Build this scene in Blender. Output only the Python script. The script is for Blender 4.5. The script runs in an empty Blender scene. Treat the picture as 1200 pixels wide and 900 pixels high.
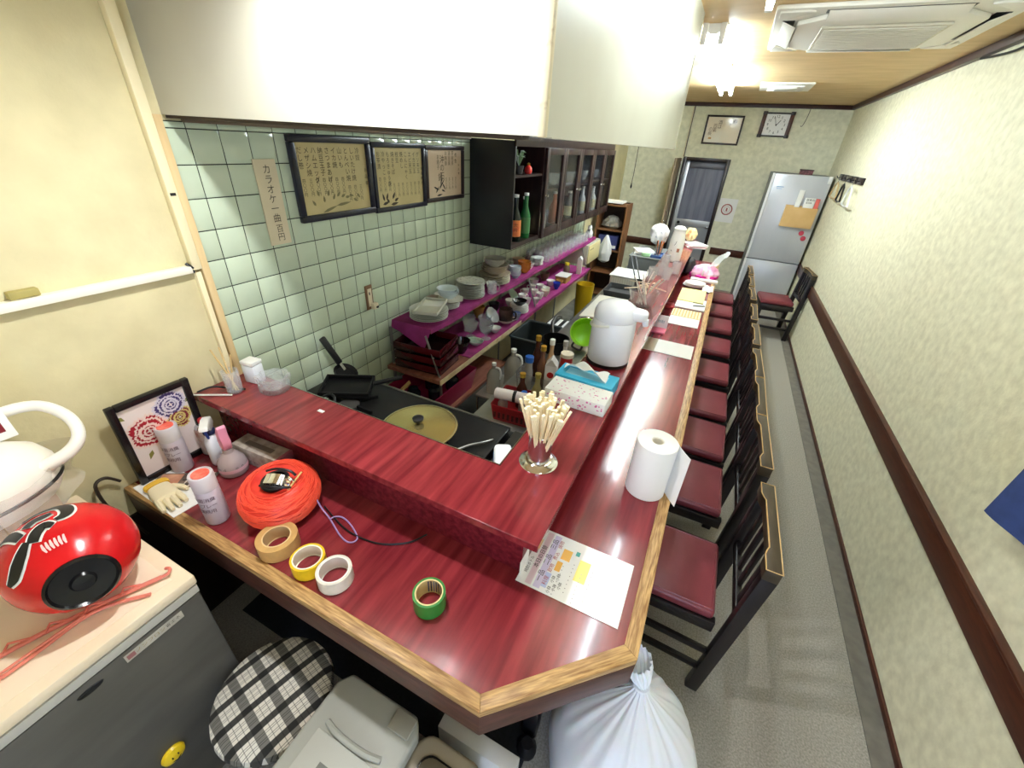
import bpy, bmesh, math, random
from mathutils import Vector, Matrix
random.seed(7)
SC = bpy.context.scene
COL = SC.collection
PI = math.pi

# ------------------------------------------------------------------ camera
cd = bpy.data.cameras.new('camera'); cd.sensor_width = 36.0; cd.lens = 14.46
cd.clip_start = 0.02; cd.clip_end = 50
cam = bpy.data.objects.new('camera', cd); COL.objects.link(cam)
R3 = Matrix(((0.89679183, -0.26622214, 0.35339806),
             (0.43904672, 0.43652699, -0.78529113),
             (0.05479409, 0.85940093, 0.50835780)))
cam.matrix_world = Matrix.Translation((0, 0, 1.86)) @ R3.to_4x4()
SC.camera = cam
# ------------------------------------------------------------------ world, exposure
w = bpy.data.worlds.new('world'); SC.world = w; w.use_nodes = True
w.node_tree.nodes['Background'].inputs[0].default_value = (0.8, 0.85, 1.0, 1)
w.node_tree.nodes['Background'].inputs[1].default_value = 0.3
SC.view_settings.view_transform = 'Standard'
SC.view_settings.look = 'None'
SC.view_settings.exposure = 0.46
SC.view_settings.gamma = 1.0
SC.view_settings.use_curve_mapping = False
TUBE_POWER = 78.0          # emission strength of the fluorescent tubes

# room (metres; the camera stands over x=0, y=0)
XW, XR, YB, YF, ZCEIL = -1.575, 1.088, 7.25, -1.35, 2.455
ZC, ZB = 0.78, 0.9974      # counter and raised bar heights

# ------------------------------------------------------------------ materials
def lin(c):
    o = []
    for v in c[:3]:
        v = v / 255.0
        o.append(v / 12.92 if v <= 0.04045 else ((v + 0.055) / 1.055) ** 2.4)
    return (o[0], o[1], o[2], 1.0)
MATS = {}
def pm(name, col, rough=0.5, metal=0.0, col2=None, scale=8.0, detail=4.0, stretch=(1, 1, 1), ramp=(0.35, 0.65),
       bump=0.0, bscale=None, trans=0.0, emit=0.0, spec=0.5, coat=0.0, ior=1.45, alpha=1.0, rand=0.0, sss=0.0, rotz=0.0):
    if name in MATS: return MATS[name]
    m = bpy.data.materials.new(name); m.use_nodes = True
    nt = m.node_tree; N = nt.nodes; L = nt.links
    b = N['Principled BSDF']
    b.inputs['Base Color'].default_value = lin(col)
    b.inputs['Roughness'].default_value = rough
    b.inputs['Metallic'].default_value = metal
    b.inputs['IOR'].default_value = ior
    b.inputs['Specular IOR Level'].default_value = spec
    b.inputs['Transmission Weight'].default_value = trans
    b.inputs['Coat Weight'].default_value = coat
    b.inputs['Coat Roughness'].default_value = 0.08
    b.inputs['Alpha'].default_value = alpha
    if sss: b.inputs['Subsurface Weight'].default_value = sss
    if emit:
        b.inputs['Emission Color'].default_value = lin(col); b.inputs['Emission Strength'].default_value = emit
    if col2 is not None or bump:
        tc = N.new('ShaderNodeTexCoord'); mp = N.new('ShaderNodeMapping'); L.new(tc.outputs['Object'], mp.inputs[0])
        mp.inputs['Scale'].default_value = stretch
        if rotz:
            mp.vector_type = 'TEXTURE'; mp.inputs['Rotation'].default_value = (0, 0, rotz); mp.inputs['Scale'].default_value = tuple(1 / v for v in stretch)
        nz = N.new('ShaderNodeTexNoise'); nz.inputs['Scale'].default_value = scale; nz.inputs['Detail'].default_value = detail
        L.new(mp.outputs[0], nz.inputs['Vector'])
        if col2 is not None:
            cr = N.new('ShaderNodeValToRGB'); cr.color_ramp.elements[0].position = ramp[0]; cr.color_ramp.elements[1].position = ramp[1]
            cr.color_ramp.elements[0].color = lin(col2); cr.color_ramp.elements[1].color = lin(col)
            L.new(nz.outputs['Fac'], cr.inputs[0]); L.new(cr.outputs[0], b.inputs['Base Color'])
        if bump:
            nb = nz
            if bscale:
                nb = N.new('ShaderNodeTexNoise'); nb.inputs['Scale'].default_value = bscale; nb.inputs['Detail'].default_value = 3
                L.new(mp.outputs[0], nb.inputs['Vector'])
            bp = N.new('ShaderNodeBump'); bp.inputs['Strength'].default_value = bump; bp.inputs['Distance'].default_value = 0.004
            L.new(nb.outputs['Fac'], bp.inputs['Height']); L.new(bp.outputs[0], b.inputs['Normal'])
    if rand:
        oi = N.new('ShaderNodeObjectInfo'); hs = N.new('ShaderNodeHueSaturation')
        mr = N.new('ShaderNodeMapRange'); mr.inputs['To Min'].default_value = 1 - rand; mr.inputs['To Max'].default_value = 1 + rand
        L.new(oi.outputs['Random'], mr.inputs[0]); L.new(mr.outputs[0], hs.inputs['Value'])
        src = b.inputs['Base Color'].links[0].from_socket if b.inputs['Base Color'].links else None
        if src: L.new(src, hs.inputs['Color'])
        else: hs.inputs['Color'].default_value = lin(col)
        L.new(hs.outputs[0], b.inputs['Base Color'])
    MATS[name] = m
    return m
def glass(name='clear_glass', col=(240, 246, 246), rough=0.04):
    return pm(name, col, rough=rough, trans=.55, ior=1.25, alpha=.42, spec=.8)
def film(name, col, alpha, rough=0.15):
    return pm(name, col, rough=rough, alpha=alpha, spec=0.7)

WALLP = pm('aged_wallpaper', (222, 212, 168), .75, col2=(206, 196, 154), scale=7, detail=9, ramp=(.3, .7), bump=.25, bscale=60)
WALLR = pm('mottled_wallpaper', (243, 238, 207), .75, col2=(222, 216, 184), scale=24, detail=10, stretch=(1, 1, 1), ramp=(.32, .68), bump=.3, bscale=70)
WALLB = pm('green_grey_wallpaper', (242, 241, 216), .75, col2=(222, 222, 196), scale=16, detail=9, ramp=(.35, .65), bump=.3, bscale=70)
SOFFIT = pm('cream_board', (198, 197, 180), .35, col2=(190, 187, 170), scale=3, detail=3, bump=.04, bscale=20)
CEILM = pm('tan_ceiling', (218, 188, 138), .6, col2=(204, 174, 124), scale=4, detail=8, stretch=(1, 3, 1), bump=.1, bscale=50)
CARPET = pm('grey_carpet', (172, 167, 157), .95, col2=(132, 128, 118), scale=150, detail=10, ramp=(.3, .7), bump=.35, bscale=420)
CONC = pm('kitchen_concrete', (120, 118, 110), .7, col2=(78, 76, 70), scale=6, detail=8, ramp=(.3, .7))
STRIP = pm('grey_vinyl_strip', (118, 114, 104), .7, col2=(104, 100, 92), scale=20)
BROWN = pm('brown_painted_wood', (84, 44, 28), .4, col2=(64, 32, 20), scale=10, stretch=(6, 1, 6), detail=5)
DARKW = pm('dark_stained_wood', (38, 22, 20), .35, col2=(26, 15, 14), scale=12, stretch=(4, 4, 1), detail=4)
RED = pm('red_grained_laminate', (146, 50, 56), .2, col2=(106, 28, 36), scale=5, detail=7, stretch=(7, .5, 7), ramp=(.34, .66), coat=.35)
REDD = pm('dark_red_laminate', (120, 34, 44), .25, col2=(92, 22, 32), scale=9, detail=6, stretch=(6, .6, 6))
OAK = pm('worn_oak_edging', (204, 166, 108), .45, col2=(138, 98, 54), scale=34, detail=9, stretch=(.5, 6, 6), ramp=(.34, .66), bump=.12, bscale=40, rotz=.756)
OAKX = pm('worn_oak_edging_x', (204, 166, 108), .45, col2=(138, 98, 54), scale=34, detail=9, stretch=(.5, 6, 6), ramp=(.34, .66), bump=.12, bscale=40)
OAKY = pm('worn_oak_edging_y', (204, 166, 108), .45, col2=(138, 98, 54), scale=34, detail=9, stretch=(6, .5, 6), ramp=(.34, .66), bump=.12, bscale=40)
APRON = pm('brown_apron', (92, 56, 44), .4, col2=(66, 38, 30), scale=14, detail=6, stretch=(1, 1, 6))
TILE = pm('celadon_glazed_tile', (198, 212, 186), .12, col2=(190, 204, 176), scale=6, rand=.04, coat=.3)
GROUT = pm('dark_grout', (42, 48, 40), .9)
WHITE = pm('white_plastic', (238, 238, 232), .35)
CREAMP = pm('cream_plastic', (238, 226, 196), .4)
IVORY = pm('ivory_trunking', (240, 228, 186), .4)
BLACK = pm('black_plastic', (20, 20, 22), .4)
BLACKM = pm('black_enamel_metal', (16, 16, 17), .4, col2=(30, 27, 24), scale=8, ramp=(.3, .45), spec=.25)
STEEL = pm('stainless_steel', (205, 205, 205), .22, metal=1.0)
CHROME = pm('chrome', (230, 230, 232), .08, metal=1.0)
PAPER = pm('white_paper', (244, 244, 240), .7)
CERAM = pm('white_ceramic', (236, 236, 230), .15, coat=.3)
GLASS = glass()
NAVY = pm('navy', (28, 36, 74), .6)
INK = pm('black_ink', (28, 26, 26), .7)

# ------------------------------------------------------------------ mesh helpers
class MB:
    def __init__(s): s.v = []; s.f = []; s.sm = []
    def add(s, vs, fs, M=None, smooth=True):
        o = len(s.v)
        for p in vs:
            p = Vector(p)
            s.v.append(tuple(M @ p) if M is not None else tuple(p))
        for f in fs:
            s.f.append([o + i for i in f]); s.sm.append(smooth)
        return s
    def box(s, x0, x1, y0, y1, z0, z1, M=None):
        vs = [(x0, y0, z0), (x1, y0, z0), (x1, y1, z0), (x0, y1, z0), (x0, y0, z1), (x1, y0, z1), (x1, y1, z1), (x0, y1, z1)]
        return s.add(vs, [(0, 3, 2, 1), (4, 5, 6, 7), (0, 1, 5, 4), (1, 2, 6, 5), (2, 3, 7, 6), (3, 0, 4, 7)], M)
    def bar(s, a, b, wx, wy, up=(0, 0, 1)):
        a = Vector(a); b = Vector(b); d = (b - a).normalized(); u = Vector(up)
        if abs(d.dot(u)) > .98: u = Vector((1, 0, 0))
        x = d.cross(u).normalized(); y = x.cross(d).normalized()
        vs = []
        for p in (a, b):
            for sx, sy in ((-1, -1), (1, -1), (1, 1), (-1, 1)): vs.append(p + x * sx * wx / 2 + y * sy * wy / 2)
        return s.add(vs, [(0, 3, 2, 1), (4, 5, 6, 7), (0, 1, 5, 4), (1, 2, 6, 5), (2, 3, 7, 6), (3, 0, 4, 7)])
    def lathe(s, prof, n=24, M=None, o=(0, 0, 0), cap0=True, cap1=True, sx=1.0, sy=1.0, wob=None):
        vs = []; fs = []; k = len(prof)
        for i in range(n):
            a = 2 * PI * i / n
            for j, (r, z) in enumerate(prof):
                rr = r if wob is None else r * wob(a, j / (k - 1))
                vs.append((o[0] + rr * math.cos(a) * sx, o[1] + rr * math.sin(a) * sy, o[2] + z))
        for i in range(n):
            i2 = (i + 1) % n
            for j in range(k - 1): fs.append((i * k + j, i2 * k + j, i2 * k + j + 1, i * k + j + 1))
        if cap0 and prof[0][0] > 1e-5: fs.append([i * k for i in range(n)][::-1])
        if cap1 and prof[-1][0] > 1e-5: fs.append([i * k + k - 1 for i in range(n)])
        return s.add(vs, fs, M)
    def tube(s, pts, r, n=8, closed=False, M=None):
        P = [Vector(p) for p in pts]; m = len(P); vs = []; fs = []
        rr = list(r) if isinstance(r, (list, tuple)) else [r] * m
        if 4 <= m <= 16 and not closed:                      # Catmull-Rom smoothing of hand-placed paths
            Q = []; q_ = []
            for i in range(m - 1):
                a, b, c, d = P[max(i - 1, 0)], P[i], P[i + 1], P[min(i + 2, m - 1)]
                for k in range(5):
                    u = k / 5
                    Q.append(.5 * ((2 * b) + (c - a) * u + (2 * a - 5 * b + 4 * c - d) * u * u + (3 * b - a - 3 * c + d) * u ** 3)); q_.append(rr[i] + (rr[i + 1] - rr[i]) * u)
            Q.append(P[-1]); q_.append(rr[-1]); P = Q; rr = q_; m = len(P)
        up = None
        for i in range(m):
            if closed: d = P[(i + 1) % m] - P[i - 1]
            else: d = P[min(i + 1, m - 1)] - P[max(i - 1, 0)]
            d.normalize()
            if up is None:
                up = Vector((0, 0, 1)) if abs(d.z) < .9 else Vector((1, 0, 0))
            x = d.cross(up); 
            if x.length < 1e-6: x = d.orthogonal()
            x.normalize(); up = x.cross(d).normalized()
            for q in range(n):
                a = 2 * PI * q / n
                vs.append(P[i] + (x * math.cos(a) + up * math.sin(a)) * rr[i])
        for i in range(m if closed else m - 1):
            i2 = (i + 1) % m
            for q in range(n): fs.append((i * n + q, i * n + (q + 1) % n, i2 * n + (q + 1) % n, i2 * n + q))
        if not closed:
            fs.append(list(range(n))[::-1]); fs.append([(m - 1) * n + q for q in range(n)])
        return s.add(vs, fs, M)
    def prism(s, poly, z0, z1, M=None):
        n = len(poly)
        vs = [(x, y, z0) for x, y in poly] + [(x, y, z1) for x, y in poly]
        fs = [list(range(n))[::-1], list(range(n, 2 * n))] + [(i, (i + 1) % n, n + (i + 1) % n, n + i) for i in range(n)]
        return s.add(vs, fs, M)
    def grid(s, nu, nv, fn, M=None, closeu=False):
        vs = [fn(i / (nu if closeu else nu - 1), j / (nv - 1)) for i in range(nu) for j in range(nv)]
        fs = []
        for i in range(nu if closeu else nu - 1):
            i2 = (i + 1) % nu
            for j in range(nv - 1): fs.append((i * nv + j, i2 * nv + j, i2 * nv + j + 1, i * nv + j + 1))
        return s.add(vs, fs, M)
    def mesh(s, name, bevel=0.0, seg=2, solid=0.0, angle=38, recalc=True):
        me = bpy.data.meshes.new(name)
        bm = bmesh.new()
        bv = [bm.verts.new(p) for p in s.v]
        for f in s.f:
            try: bm.faces.new([bv[i] for i in f])
            except ValueError: pass
        if recalc: bmesh.ops.recalc_face_normals(bm, faces=bm.faces[:])
        if bevel:
            es = [e for e in bm.edges if len(e.link_faces) == 2 and e.calc_face_angle(0) > math.radians(35)]
            if es: bmesh.ops.bevel(bm, geom=es, offset=bevel, segments=seg, affect='EDGES', profile=.5, clamp_overlap=True)
        if solid: bmesh.ops.solidify(bm, geom=bm.faces[:], thickness=solid)
        for f in bm.faces: f.smooth = True
        bm.to_mesh(me); bm.free()
        me.set_sharp_from_angle(angle=math.radians(angle))
        return me
    def build(s, name, mat, parent=None, loc=None, rz=None, M=None, **kw):
        me = s.mesh(name, **kw)
        return put(me, name, mat, parent, loc, rz, M)
def put(me, name, mat, parent=None, loc=None, rz=None, M=None):
    o = bpy.data.objects.new(name, me)
    if mat is not None:
        me.materials.clear(); me.materials.append(mat)
    COL.objects.link(o)
    if parent is not None: o.parent = parent
    if M is not None: o.matrix_local = M
    else:
        if loc is not None: o.location = loc
        if rz is not None: o.rotation_euler[2] = rz
    return o
def tag(o, label, cat, group=None):
    o['label'] = label; o['category'] = cat
    if group: o['group'] = group
    return o
def stc(o): o['kind'] = 'structure'; return o
def thing(name, label, cat, loc=(0, 0, 0), rz=0.0, group=None, rot=None):
    o = bpy.data.objects.new(name, None); o.empty_display_size = .05
    COL.objects.link(o); o.location = loc
    o.rotation_euler = rot if rot else (0, 0, rz)
    return tag(o, label, cat, group)
def dup(o, loc=None, rz=None, label=None, group=None, parent=None, rot=None):
    c = o.copy(); COL.objects.link(c); c.parent = parent
    if loc is not None: c.location = loc
    if rz is not None: c.rotation_euler = (0, 0, rz)
    if rot is not None: c.rotation_euler = rot
    if label: c['label'] = label
    if group: c['group'] = group
    for ch in o.children: dup(ch, parent=c)
    return c
def bx(name, mat, x0, x1, y0, y1, z0, z1, parent=None, bevel=0.0, **kw):
    return MB().box(x0, x1, y0, y1, z0, z1).build(name, mat, parent, bevel=bevel, **kw)
def fine(prof, n=14):
    out_ = []
    for (r0, z0), (r1, z1) in zip(prof[:-1], prof[1:]):
        k_ = max(1, int(n / (len(prof) - 1)))
        for k in range(k_): out_.append((r0 + (r1 - r0) * k / k_, z0 + (z1 - z0) * k / k_))
    return out_ + [prof[-1]]
def crumple(amp, seed):
    rnd = random.Random(seed); L_ = [(rnd.randint(2, 13), rnd.uniform(-14, 14), rnd.uniform(0, 6.3), rnd.uniform(.4, 1)) for _ in range(9)]
    def f(a, v):
        s = sum(w_ * math.sin(n * a + m * v + p) for n, m, p, w_ in L_)
        return 1 + amp * (s / 2.2 + .6 * (abs(math.sin(5 * a + 7 * v + seed)) - .5))
    return f
# text: plane matrices
def MX(x, y, z): return Matrix(((0, 0, 1, x), (1, 0, 0, y), (0, 1, 0, z), (0, 0, 0, 1)))        # faces +X, reads along +Y
def MY(x, y, z): return Matrix(((1, 0, 0, x), (0, 0, -1, y), (0, 1, 0, z), (0, 0, 0, 1)))       # faces -Y, reads along +X
def MZ(x, y, z, r=0): return Matrix.Translation((x, y, z)) @ Matrix.Rotation(r, 4, 'Z')         # lies flat
TXT_CACHE = {}
def text(s, size, mat, parent, M, name='lettering', vertical=False, gap=1.0, xs=1.0):
    key = (s, vertical, gap)
    if key not in TXT_CACHE:
        c = bpy.data.curves.new('t', 'FONT'); c.body = '\n'.join(s) if vertical else s
        c.align_x = 'CENTER'; c.align_y = 'CENTER'; c.space_line = gap; c.resolution_u = 2
        o = bpy.data.objects.new('t', c); COL.objects.link(o)
        dg = bpy.context.evaluated_depsgraph_get()
        m = bpy.data.meshes.new_from_object(o.evaluated_get(dg))
        TXT_CACHE[key] = m
        bpy.data.objects.remove(o); bpy.data.curves.remove(c)
    m = TXT_CACHE[key].copy(); m.name = name
    m.transform(M @ Matrix.Diagonal((size * xs, size, size, 1)))
    return put(m, name, mat, parent)
def join_text(parts, mat, parent, name='lettering'):
    """parts: (string, size, matrix, vertical, gap) joined into one lettering mesh"""
    objs = [text(s, sz, mat, parent, M, name, v, g) for s, sz, M, v, g in parts]
    bm = bmesh.new()
    for o in objs: bm.from_mesh(o.data)
    me = bpy.data.meshes.new(name); bm.to_mesh(me); bm.free()
    for o in objs: bpy.data.objects.remove(o)
    o = put(me, name, mat, parent)
    if name == 'small_print': o['kind'] = 'stuff'
    return o

# ================================================================== STRUCTURE
floor = stc(MB().box(-1.75, 1.0, YF, .72, -.06, 0).box(-.29, 1.0, .72, YB + 1.2, -.06, 0).build('floor', CARPET))
stc(bx('floor_kitchen', CONC, -1.75, -.29, .72, YB + 1.2, -.06, 0))
stc(bx('trim_1', STRIP, 1.0, XR, YF, YB, -.06, .004))
stc(bx('ceiling', CEILM, -1.75, XR + .15, YF - .1, YB + .1, ZCEIL, ZCEIL + .08))
wl = stc(bx('wall_left', WALLP, -1.75, XW - .004, YF - .1, YB + .1, -.06, ZCEIL))
stc(bx('wall_right', WALLR, XR, XR + .15, YF - .1, YB + .1, -.06, ZCEIL))
stc(MB().box(-1.75, .10, YF - .1, YF, -.06, ZCEIL).box(.98, XR + .15, YF - .1, YF, -.06, ZCEIL).box(.10, .98, YF - .1, YF, 2.02, ZCEIL).build('wall_front', WALLP))
# unseen glazed entrance door added behind the camera; its frosted panes emit the daylight
d2_ = bpy.data.objects.new('door_2', None); COL.objects.link(d2_); stc(d2_); d2_.location = (.54, YF - .05, 0)
for s_ in (-1, 1): MB().box(s_ * .41 - .03, s_ * .41 + .03, -.03, .03, 0, 2.02).build('door_stile', BROWN, d2_, bevel=.003)
for z0_, z1_ in ((0, .25), (1.05, 1.13), (1.94, 2.02)): MB().box(-.38, .38, -.025, .025, z0_, z1_).build('door_rail', BROWN, d2_, bevel=.003)
DAY = pm('emissive_frosted_glass', (205, 222, 255), .6, emit=6.0)
for z0_, z1_ in ((.25, 1.05), (1.13, 1.94)): bx('frosted_pane', DAY, -.38, .38, -.006, .006, z0_, z1_, d2_)
MB().tube([(-.36, .03, .95), (-.36, .06, .97), (-.36, .06, 1.17), (-.36, .03, 1.19)], .008, 8).build('pull_handle', STEEL, d2_)
# back wall with the doorway x -.75..-.117, z 0..1.80
b = MB().box(-1.75, -.75, YB, YB + .1, -.06, ZCEIL).box(-.117, XR + .15, YB, YB + .1, -.06, ZCEIL).box(-.75, -.117, YB, YB + .1, 1.80, ZCEIL)
stc(b.build('wall_back', WALLB))
stc(bx('wall_passage', pm('passage_grey', (96, 98, 108), .7), -1.2, .4, YB + 1.1, YB + 1.18, -.06, ZCEIL))
# tile field on the left wall: 100 mm celadon tiles with dark joints
stc_t = None
gro = bx('grout_bed', GROUT, XW - .005, XW - .0025, .842, 5.45, .3, 1.856, wl)
def tile_mesh(y0, y1, z0, z1):
    c = .0022
    t = MB(); x0, x1, x2 = XW - .004, XW - .0012, XW
    ym, zm = (y0 + y1) / 2, (z0 + z1) / 2; hy, hz = (y1 - y0) / 2, (z1 - z0) / 2
    ring = lambda x, a, d: [(x, -a, -d), (x, a, -d), (x, a, d), (x, -a, d)]
    vs = ring(x0, hy, hz) + ring(x1, hy, hz) + ring(x2, hy - c, hz - c)
    fs = [(8, 9, 10, 11)] + [(i, (i + 1) % 4, 4 + (i + 1) % 4, 4 + i) for i in range(4)] + [(4 + i, 4 + (i + 1) % 4, 8 + (i + 1) % 4, 8 + i) for i in range(4)]
    return [(v[0], v[1], v[2]) for v in vs], fs, ym, zm
P_, G_ = .1003, .0017
ycuts = [.842] + [.9075 + P_ * k for k in range(46)]
zcuts = [1.855] + [1.8365 - .0998 * k for k in range(15)]
meshes = {}; cells = []
for i in range(len(ycuts) - 1):
    for j in range(len(zcuts) - 1):
        cells.append((ycuts[i] + G_, ycuts[i + 1] - G_, zcuts[j + 1] + G_, zcuts[j] - G_))
def seen(c):
    ym, zm = (c[0] + c[1]) / 2, (c[2] + c[3]) / 2
    if ym > 2.6 and zm > 1.22: return 9e9                 # behind the cabinet
    if zm < 1.0 and ym < 1.25: return 50 + ym
    d = math.sqrt(1.575 ** 2 + ym * ym + (1.86 - zm) ** 2)
    if zm < .95 and ym > 1.75: d += 2
    return d
cells.sort(key=seen)
fieldb = MB()
for k, c in enumerate(cells):
    vs, fs, ym, zm = tile_mesh(*c)
    if k < 296:
        key = (round(c[1] - c[0], 4), round(c[3] - c[2], 4))
        if key not in meshes:
            m_ = MB().add(vs, fs).mesh('tile', recalc=True); m_.materials.append(TILE); meshes[key] = m_
        o = bpy.data.objects.new('tile', meshes[key]); COL.objects.link(o); o.parent = wl; o.location = (0, ym, zm)
    elif seen(c) < 9e8:
        fieldb.add([(v[0], v[1] + ym, v[2] + zm) for v in vs], fs)
fo = fieldb.build('tile_field', TILE, wl); fo['kind'] = 'stuff'
# edge strip and cable trunking at the tile edge
bx('wood_edge_strip', pm('pale_wood_strip', (226, 200, 150), .5, col2=(204, 176, 124), scale=20, stretch=(1, 1, .1)), XW - .006, XW + .012, .818, .8425, .99, 1.87, wl, bevel=.002)
bx('brown_strip', pm('grey_brown_wood', (120, 104, 84), .6, col2=(88, 74, 58), scale=14, stretch=(1, .2, 6)), XW - .006, XW + .016, .902, 2.6, 1.853, 1.869, wl, bevel=.002)
tk = tag(MB().box(XW - .004, XW + .022, .785, .814, 1.425, 2.45).build('cable_trunking', IVORY, bevel=.003), 'cream cable trunking running down the wall beside the tiles', 'trunking')
bx('joint_clip', BLACK, XW + .0215, XW + .0235, .79, .806, 1.655, 1.663, tk)
tag(MB().box(XW - .004, XW + .014, .792, .810, .997, 1.415).build('cable_trunking', IVORY, bevel=.002), 'thin cream conduit going down behind the bar glass of sticks', 'trunking')
tag(MB().box(XW - .004, XW + .024, YF + .02, .782, 1.417, 1.441).build('cable_trunking', pm('white_trunking', (246, 242, 222), .35), bevel=.003), 'white horizontal cable trunking across the yellow wall', 'trunking')
tag(MB().box(XW - .004, XW + .018, .352, .41, 1.443, 1.462).build('cable_clip', pm('olive_tape', (168, 156, 92), .6), bevel=.002), 'olive brown tape piece above the white horizontal trunking', 'tape')
tag(MB().tube([(XW + .012, .772, 1.45), (XW + .02, .781, 1.437), (XW + .014, .79, 1.43), (XW + .018, .783, 1.418)], .005, 6).build('cable', BLACK), 'short black cable at the trunking junction', 'cable')
stc(bx('shade_panel', DARKW, XW - .004, XW + .008, .262, .74, 0, .664))  # dark panel added on the wall to give the deep shade under the counter
tag(MB().prism([(-1.45, .47), (-.12, .47), (-.12, .71), (-1.45, .71)], .0, .008).build('shade_mat', pm('charcoal_shade_mat', (34, 36, 42), .9, col2=(26, 28, 32), scale=80), bevel=.002), 'charcoal sheet added for the dark shaded floor under the front counter leg', 'mat')  # added sheet: dark blue-grey floor and under-counter shade in one colour
# soffit over the counter: an L of cream boards
sof = stc(MB().box(XW - .004, -.352, .852, .90, 1.87, ZCEIL).box(-.402, -.352, .90, 2.80, 1.868, ZCEIL).build('wall_soffit', SOFFIT))
bx('corner_bead', pm('aged_cream_bead', (222, 210, 176), .5, col2=(150, 120, 78), scale=30, ramp=(.25, .45)), -.362, -.346, .846, .862, 1.868, ZCEIL, sof, bevel=.003)
bx('end_bead', SOFFIT, -.405, -.349, 2.795, 2.812, 1.866, ZCEIL, sof, bevel=.004)
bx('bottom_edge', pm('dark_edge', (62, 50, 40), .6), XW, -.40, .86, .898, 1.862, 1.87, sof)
# right wall rail, baseboard, ceiling cornices
stc(MB().box(XR - .022, XR, YF, YB, .552, .655).box(XR - .03, XR, YF, YB, .655, .668).build('trim_2', BROWN, bevel=.004))
stc(MB().box(XR - .012, XR, YF, YB, 0, .03).build('baseboard_right', BROWN, bevel=.003))
CORN = pm('dark_cornice', (58, 32, 28), .4)
stc(MB().box(XR - .035, XR, YF, YB, 2.41, ZCEIL).build('trim_3', CORN, bevel=.004))
stc(MB().box(-1.57, XR, YB - .035, YB, 2.41, ZCEIL).build('trim_4', CORN, bevel=.004))
stc(MB().box(-.117 + .06, .42, YB - .02, YB, .52, .62).box(-1.57, -.8, YB - .02, YB, .52, .62).build('trim_5', BROWN, bevel=.003))
stc(MB().box(-.775, -.75, YB - .02, YB, 1.8, 2.41).build('trim_6', pm('pale_post', (222, 214, 180), .6), bevel=.002))
stc(MB().box(-.757, -.748, YB - .024, YB, 1.8, 2.41).build('trim_7', CORN))
# the door at the back
d1 = bpy.data.objects.new('door_1', None); COL.objects.link(d1); stc(d1); d1.location = (0, YB, 0)
MB().box(-.75, -.705, -.03, .1, 0, 1.80).box(-.165, -.117, -.03, .1, 0, 1.80).box(-.705, -.165, -.03, .1, 1.755, 1.80).build('door_frame', DARKW, d1, bevel=.004)
ALU = pm('aluminium_sash', (200, 204, 210), .35, metal=.6)
MB().box(-.705, -.655, .06, .1, 0, 1.755).build('door_stile', ALU, d1, bevel=.003)
bx('glass_panel', pm('frosted_grey_glass', (128, 132, 150), .3, col2=(100, 104, 124), scale=3, stretch=(6, 1, .6)), -.655, -.165, .07, .09, .96, 1.66, d1)
bx('top_rail', pm('alu_dark', (104, 106, 114), .4, metal=.4), -.655, -.165, .062, .095, 1.66, 1.755, d1, bevel=.003)
bx('middle_rail', ALU, -.655, -.165, .062, .095, .87, .96, d1, bevel=.003)
bx('lower_panel', pm('grey_panel', (150, 154, 160), .45), -.655, -.165, .068, .09, .10, .87, d1)
bx('bottom_rail', ALU, -.655, -.165, .062, .095, 0, .10, d1, bevel=.003)
bx('lock_plate', BLACK, -.64, -.56, .05, .066, .80, .85, d1, bevel=.003)
MB().lathe([(.022, 0), (.022, .02), (.016, .03)], 12, M=MY(-.615, .06, .91)).build('lock_knob', BLACK, d1)
bx('latch', STEEL, -.215, -.17, .045, .066, .86, .885, d1, bevel=.003)
leaf = MB().box(-.80, -.772, -.60, -.01, .02, 1.78).build('door_leaf', pm('beige_door_leaf', (156, 138, 112), .5, col2=(126, 106, 80), scale=8, stretch=(4, 4, .5)), d1, bevel=.003)
MB().box(-.772, -.764, -.06, -.005, 1.70, 1.74).build('hinge', WHITE, leaf, bevel=.002)
MB().tube([(-.77, -.55, .98), (-.74, -.55, .98), (-.74, -.55, 1.1), (-.77, -.55, 1.1)], .006, 6).build('pull_handle', STEEL, leaf)

# ================================================================== LIGHTS (fluorescent tubes on the ceiling)
REFLM = pm('fixture_white', (240, 236, 222), .4)
def fixture(cx, cy, length, along, label, n=2, power=1.0, hood=False):
    """batten fixture; along = 'x' or 'y'"""
    rz = 0 if along == 'y' else PI / 2
    TUBEM = pm('tube_glow_%d' % round(power * 100), (230, 246, 255), .4, emit=TUBE_POWER * power)
    t = thing('fluorescent_light', label, 'light', (cx, cy, ZCEIL), rz, 'fluorescent ceiling lights')
    h = length / 2
    MB().prism([(-.07, 0), (-.02, -.045), (.02, -.045), (.07, 0)], -h, h, M=Matrix(((1, 0, 0, 0), (0, 0, 1, 0), (0, 1, 0, 0), (0, 0, 0, 1)))).build('body', REFLM, t, bevel=.003)
    offs = (-.045, .045) if n == 2 else (0,)
    for ox in offs:
        MB().tube([(ox, -h + .03, -.066), (ox, h - .03, -.066)], .0145, 12).build('tube', TUBEM, t)
        for s_ in (-1, 1):
            MB().box(ox - .014, ox + .014, s_ * h - .016, s_ * h + .016, -.088, -.0).build('lamp_holder', REFLM, t, bevel=.003)
    if hood:
        for s_ in (-1, 1):
            MB().prism([(-.075, 0), (-.075, -.22), (.075, -.22), (.075, 0)], s_ * (h + .02) - .003, s_ * (h + .02) + .003, M=Matrix(((1, 0, 0, 0), (0, 0, 1, 0), (0, 1, 0, 0), (0, 0, 0, 1)))).build('end_plate', REFLM, t)
    return t
pl_ = thing('pendant_lamp', 'shaded pendant bulb over the near leg of the counter', 'lamp', (-.74, .645, 0))
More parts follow.
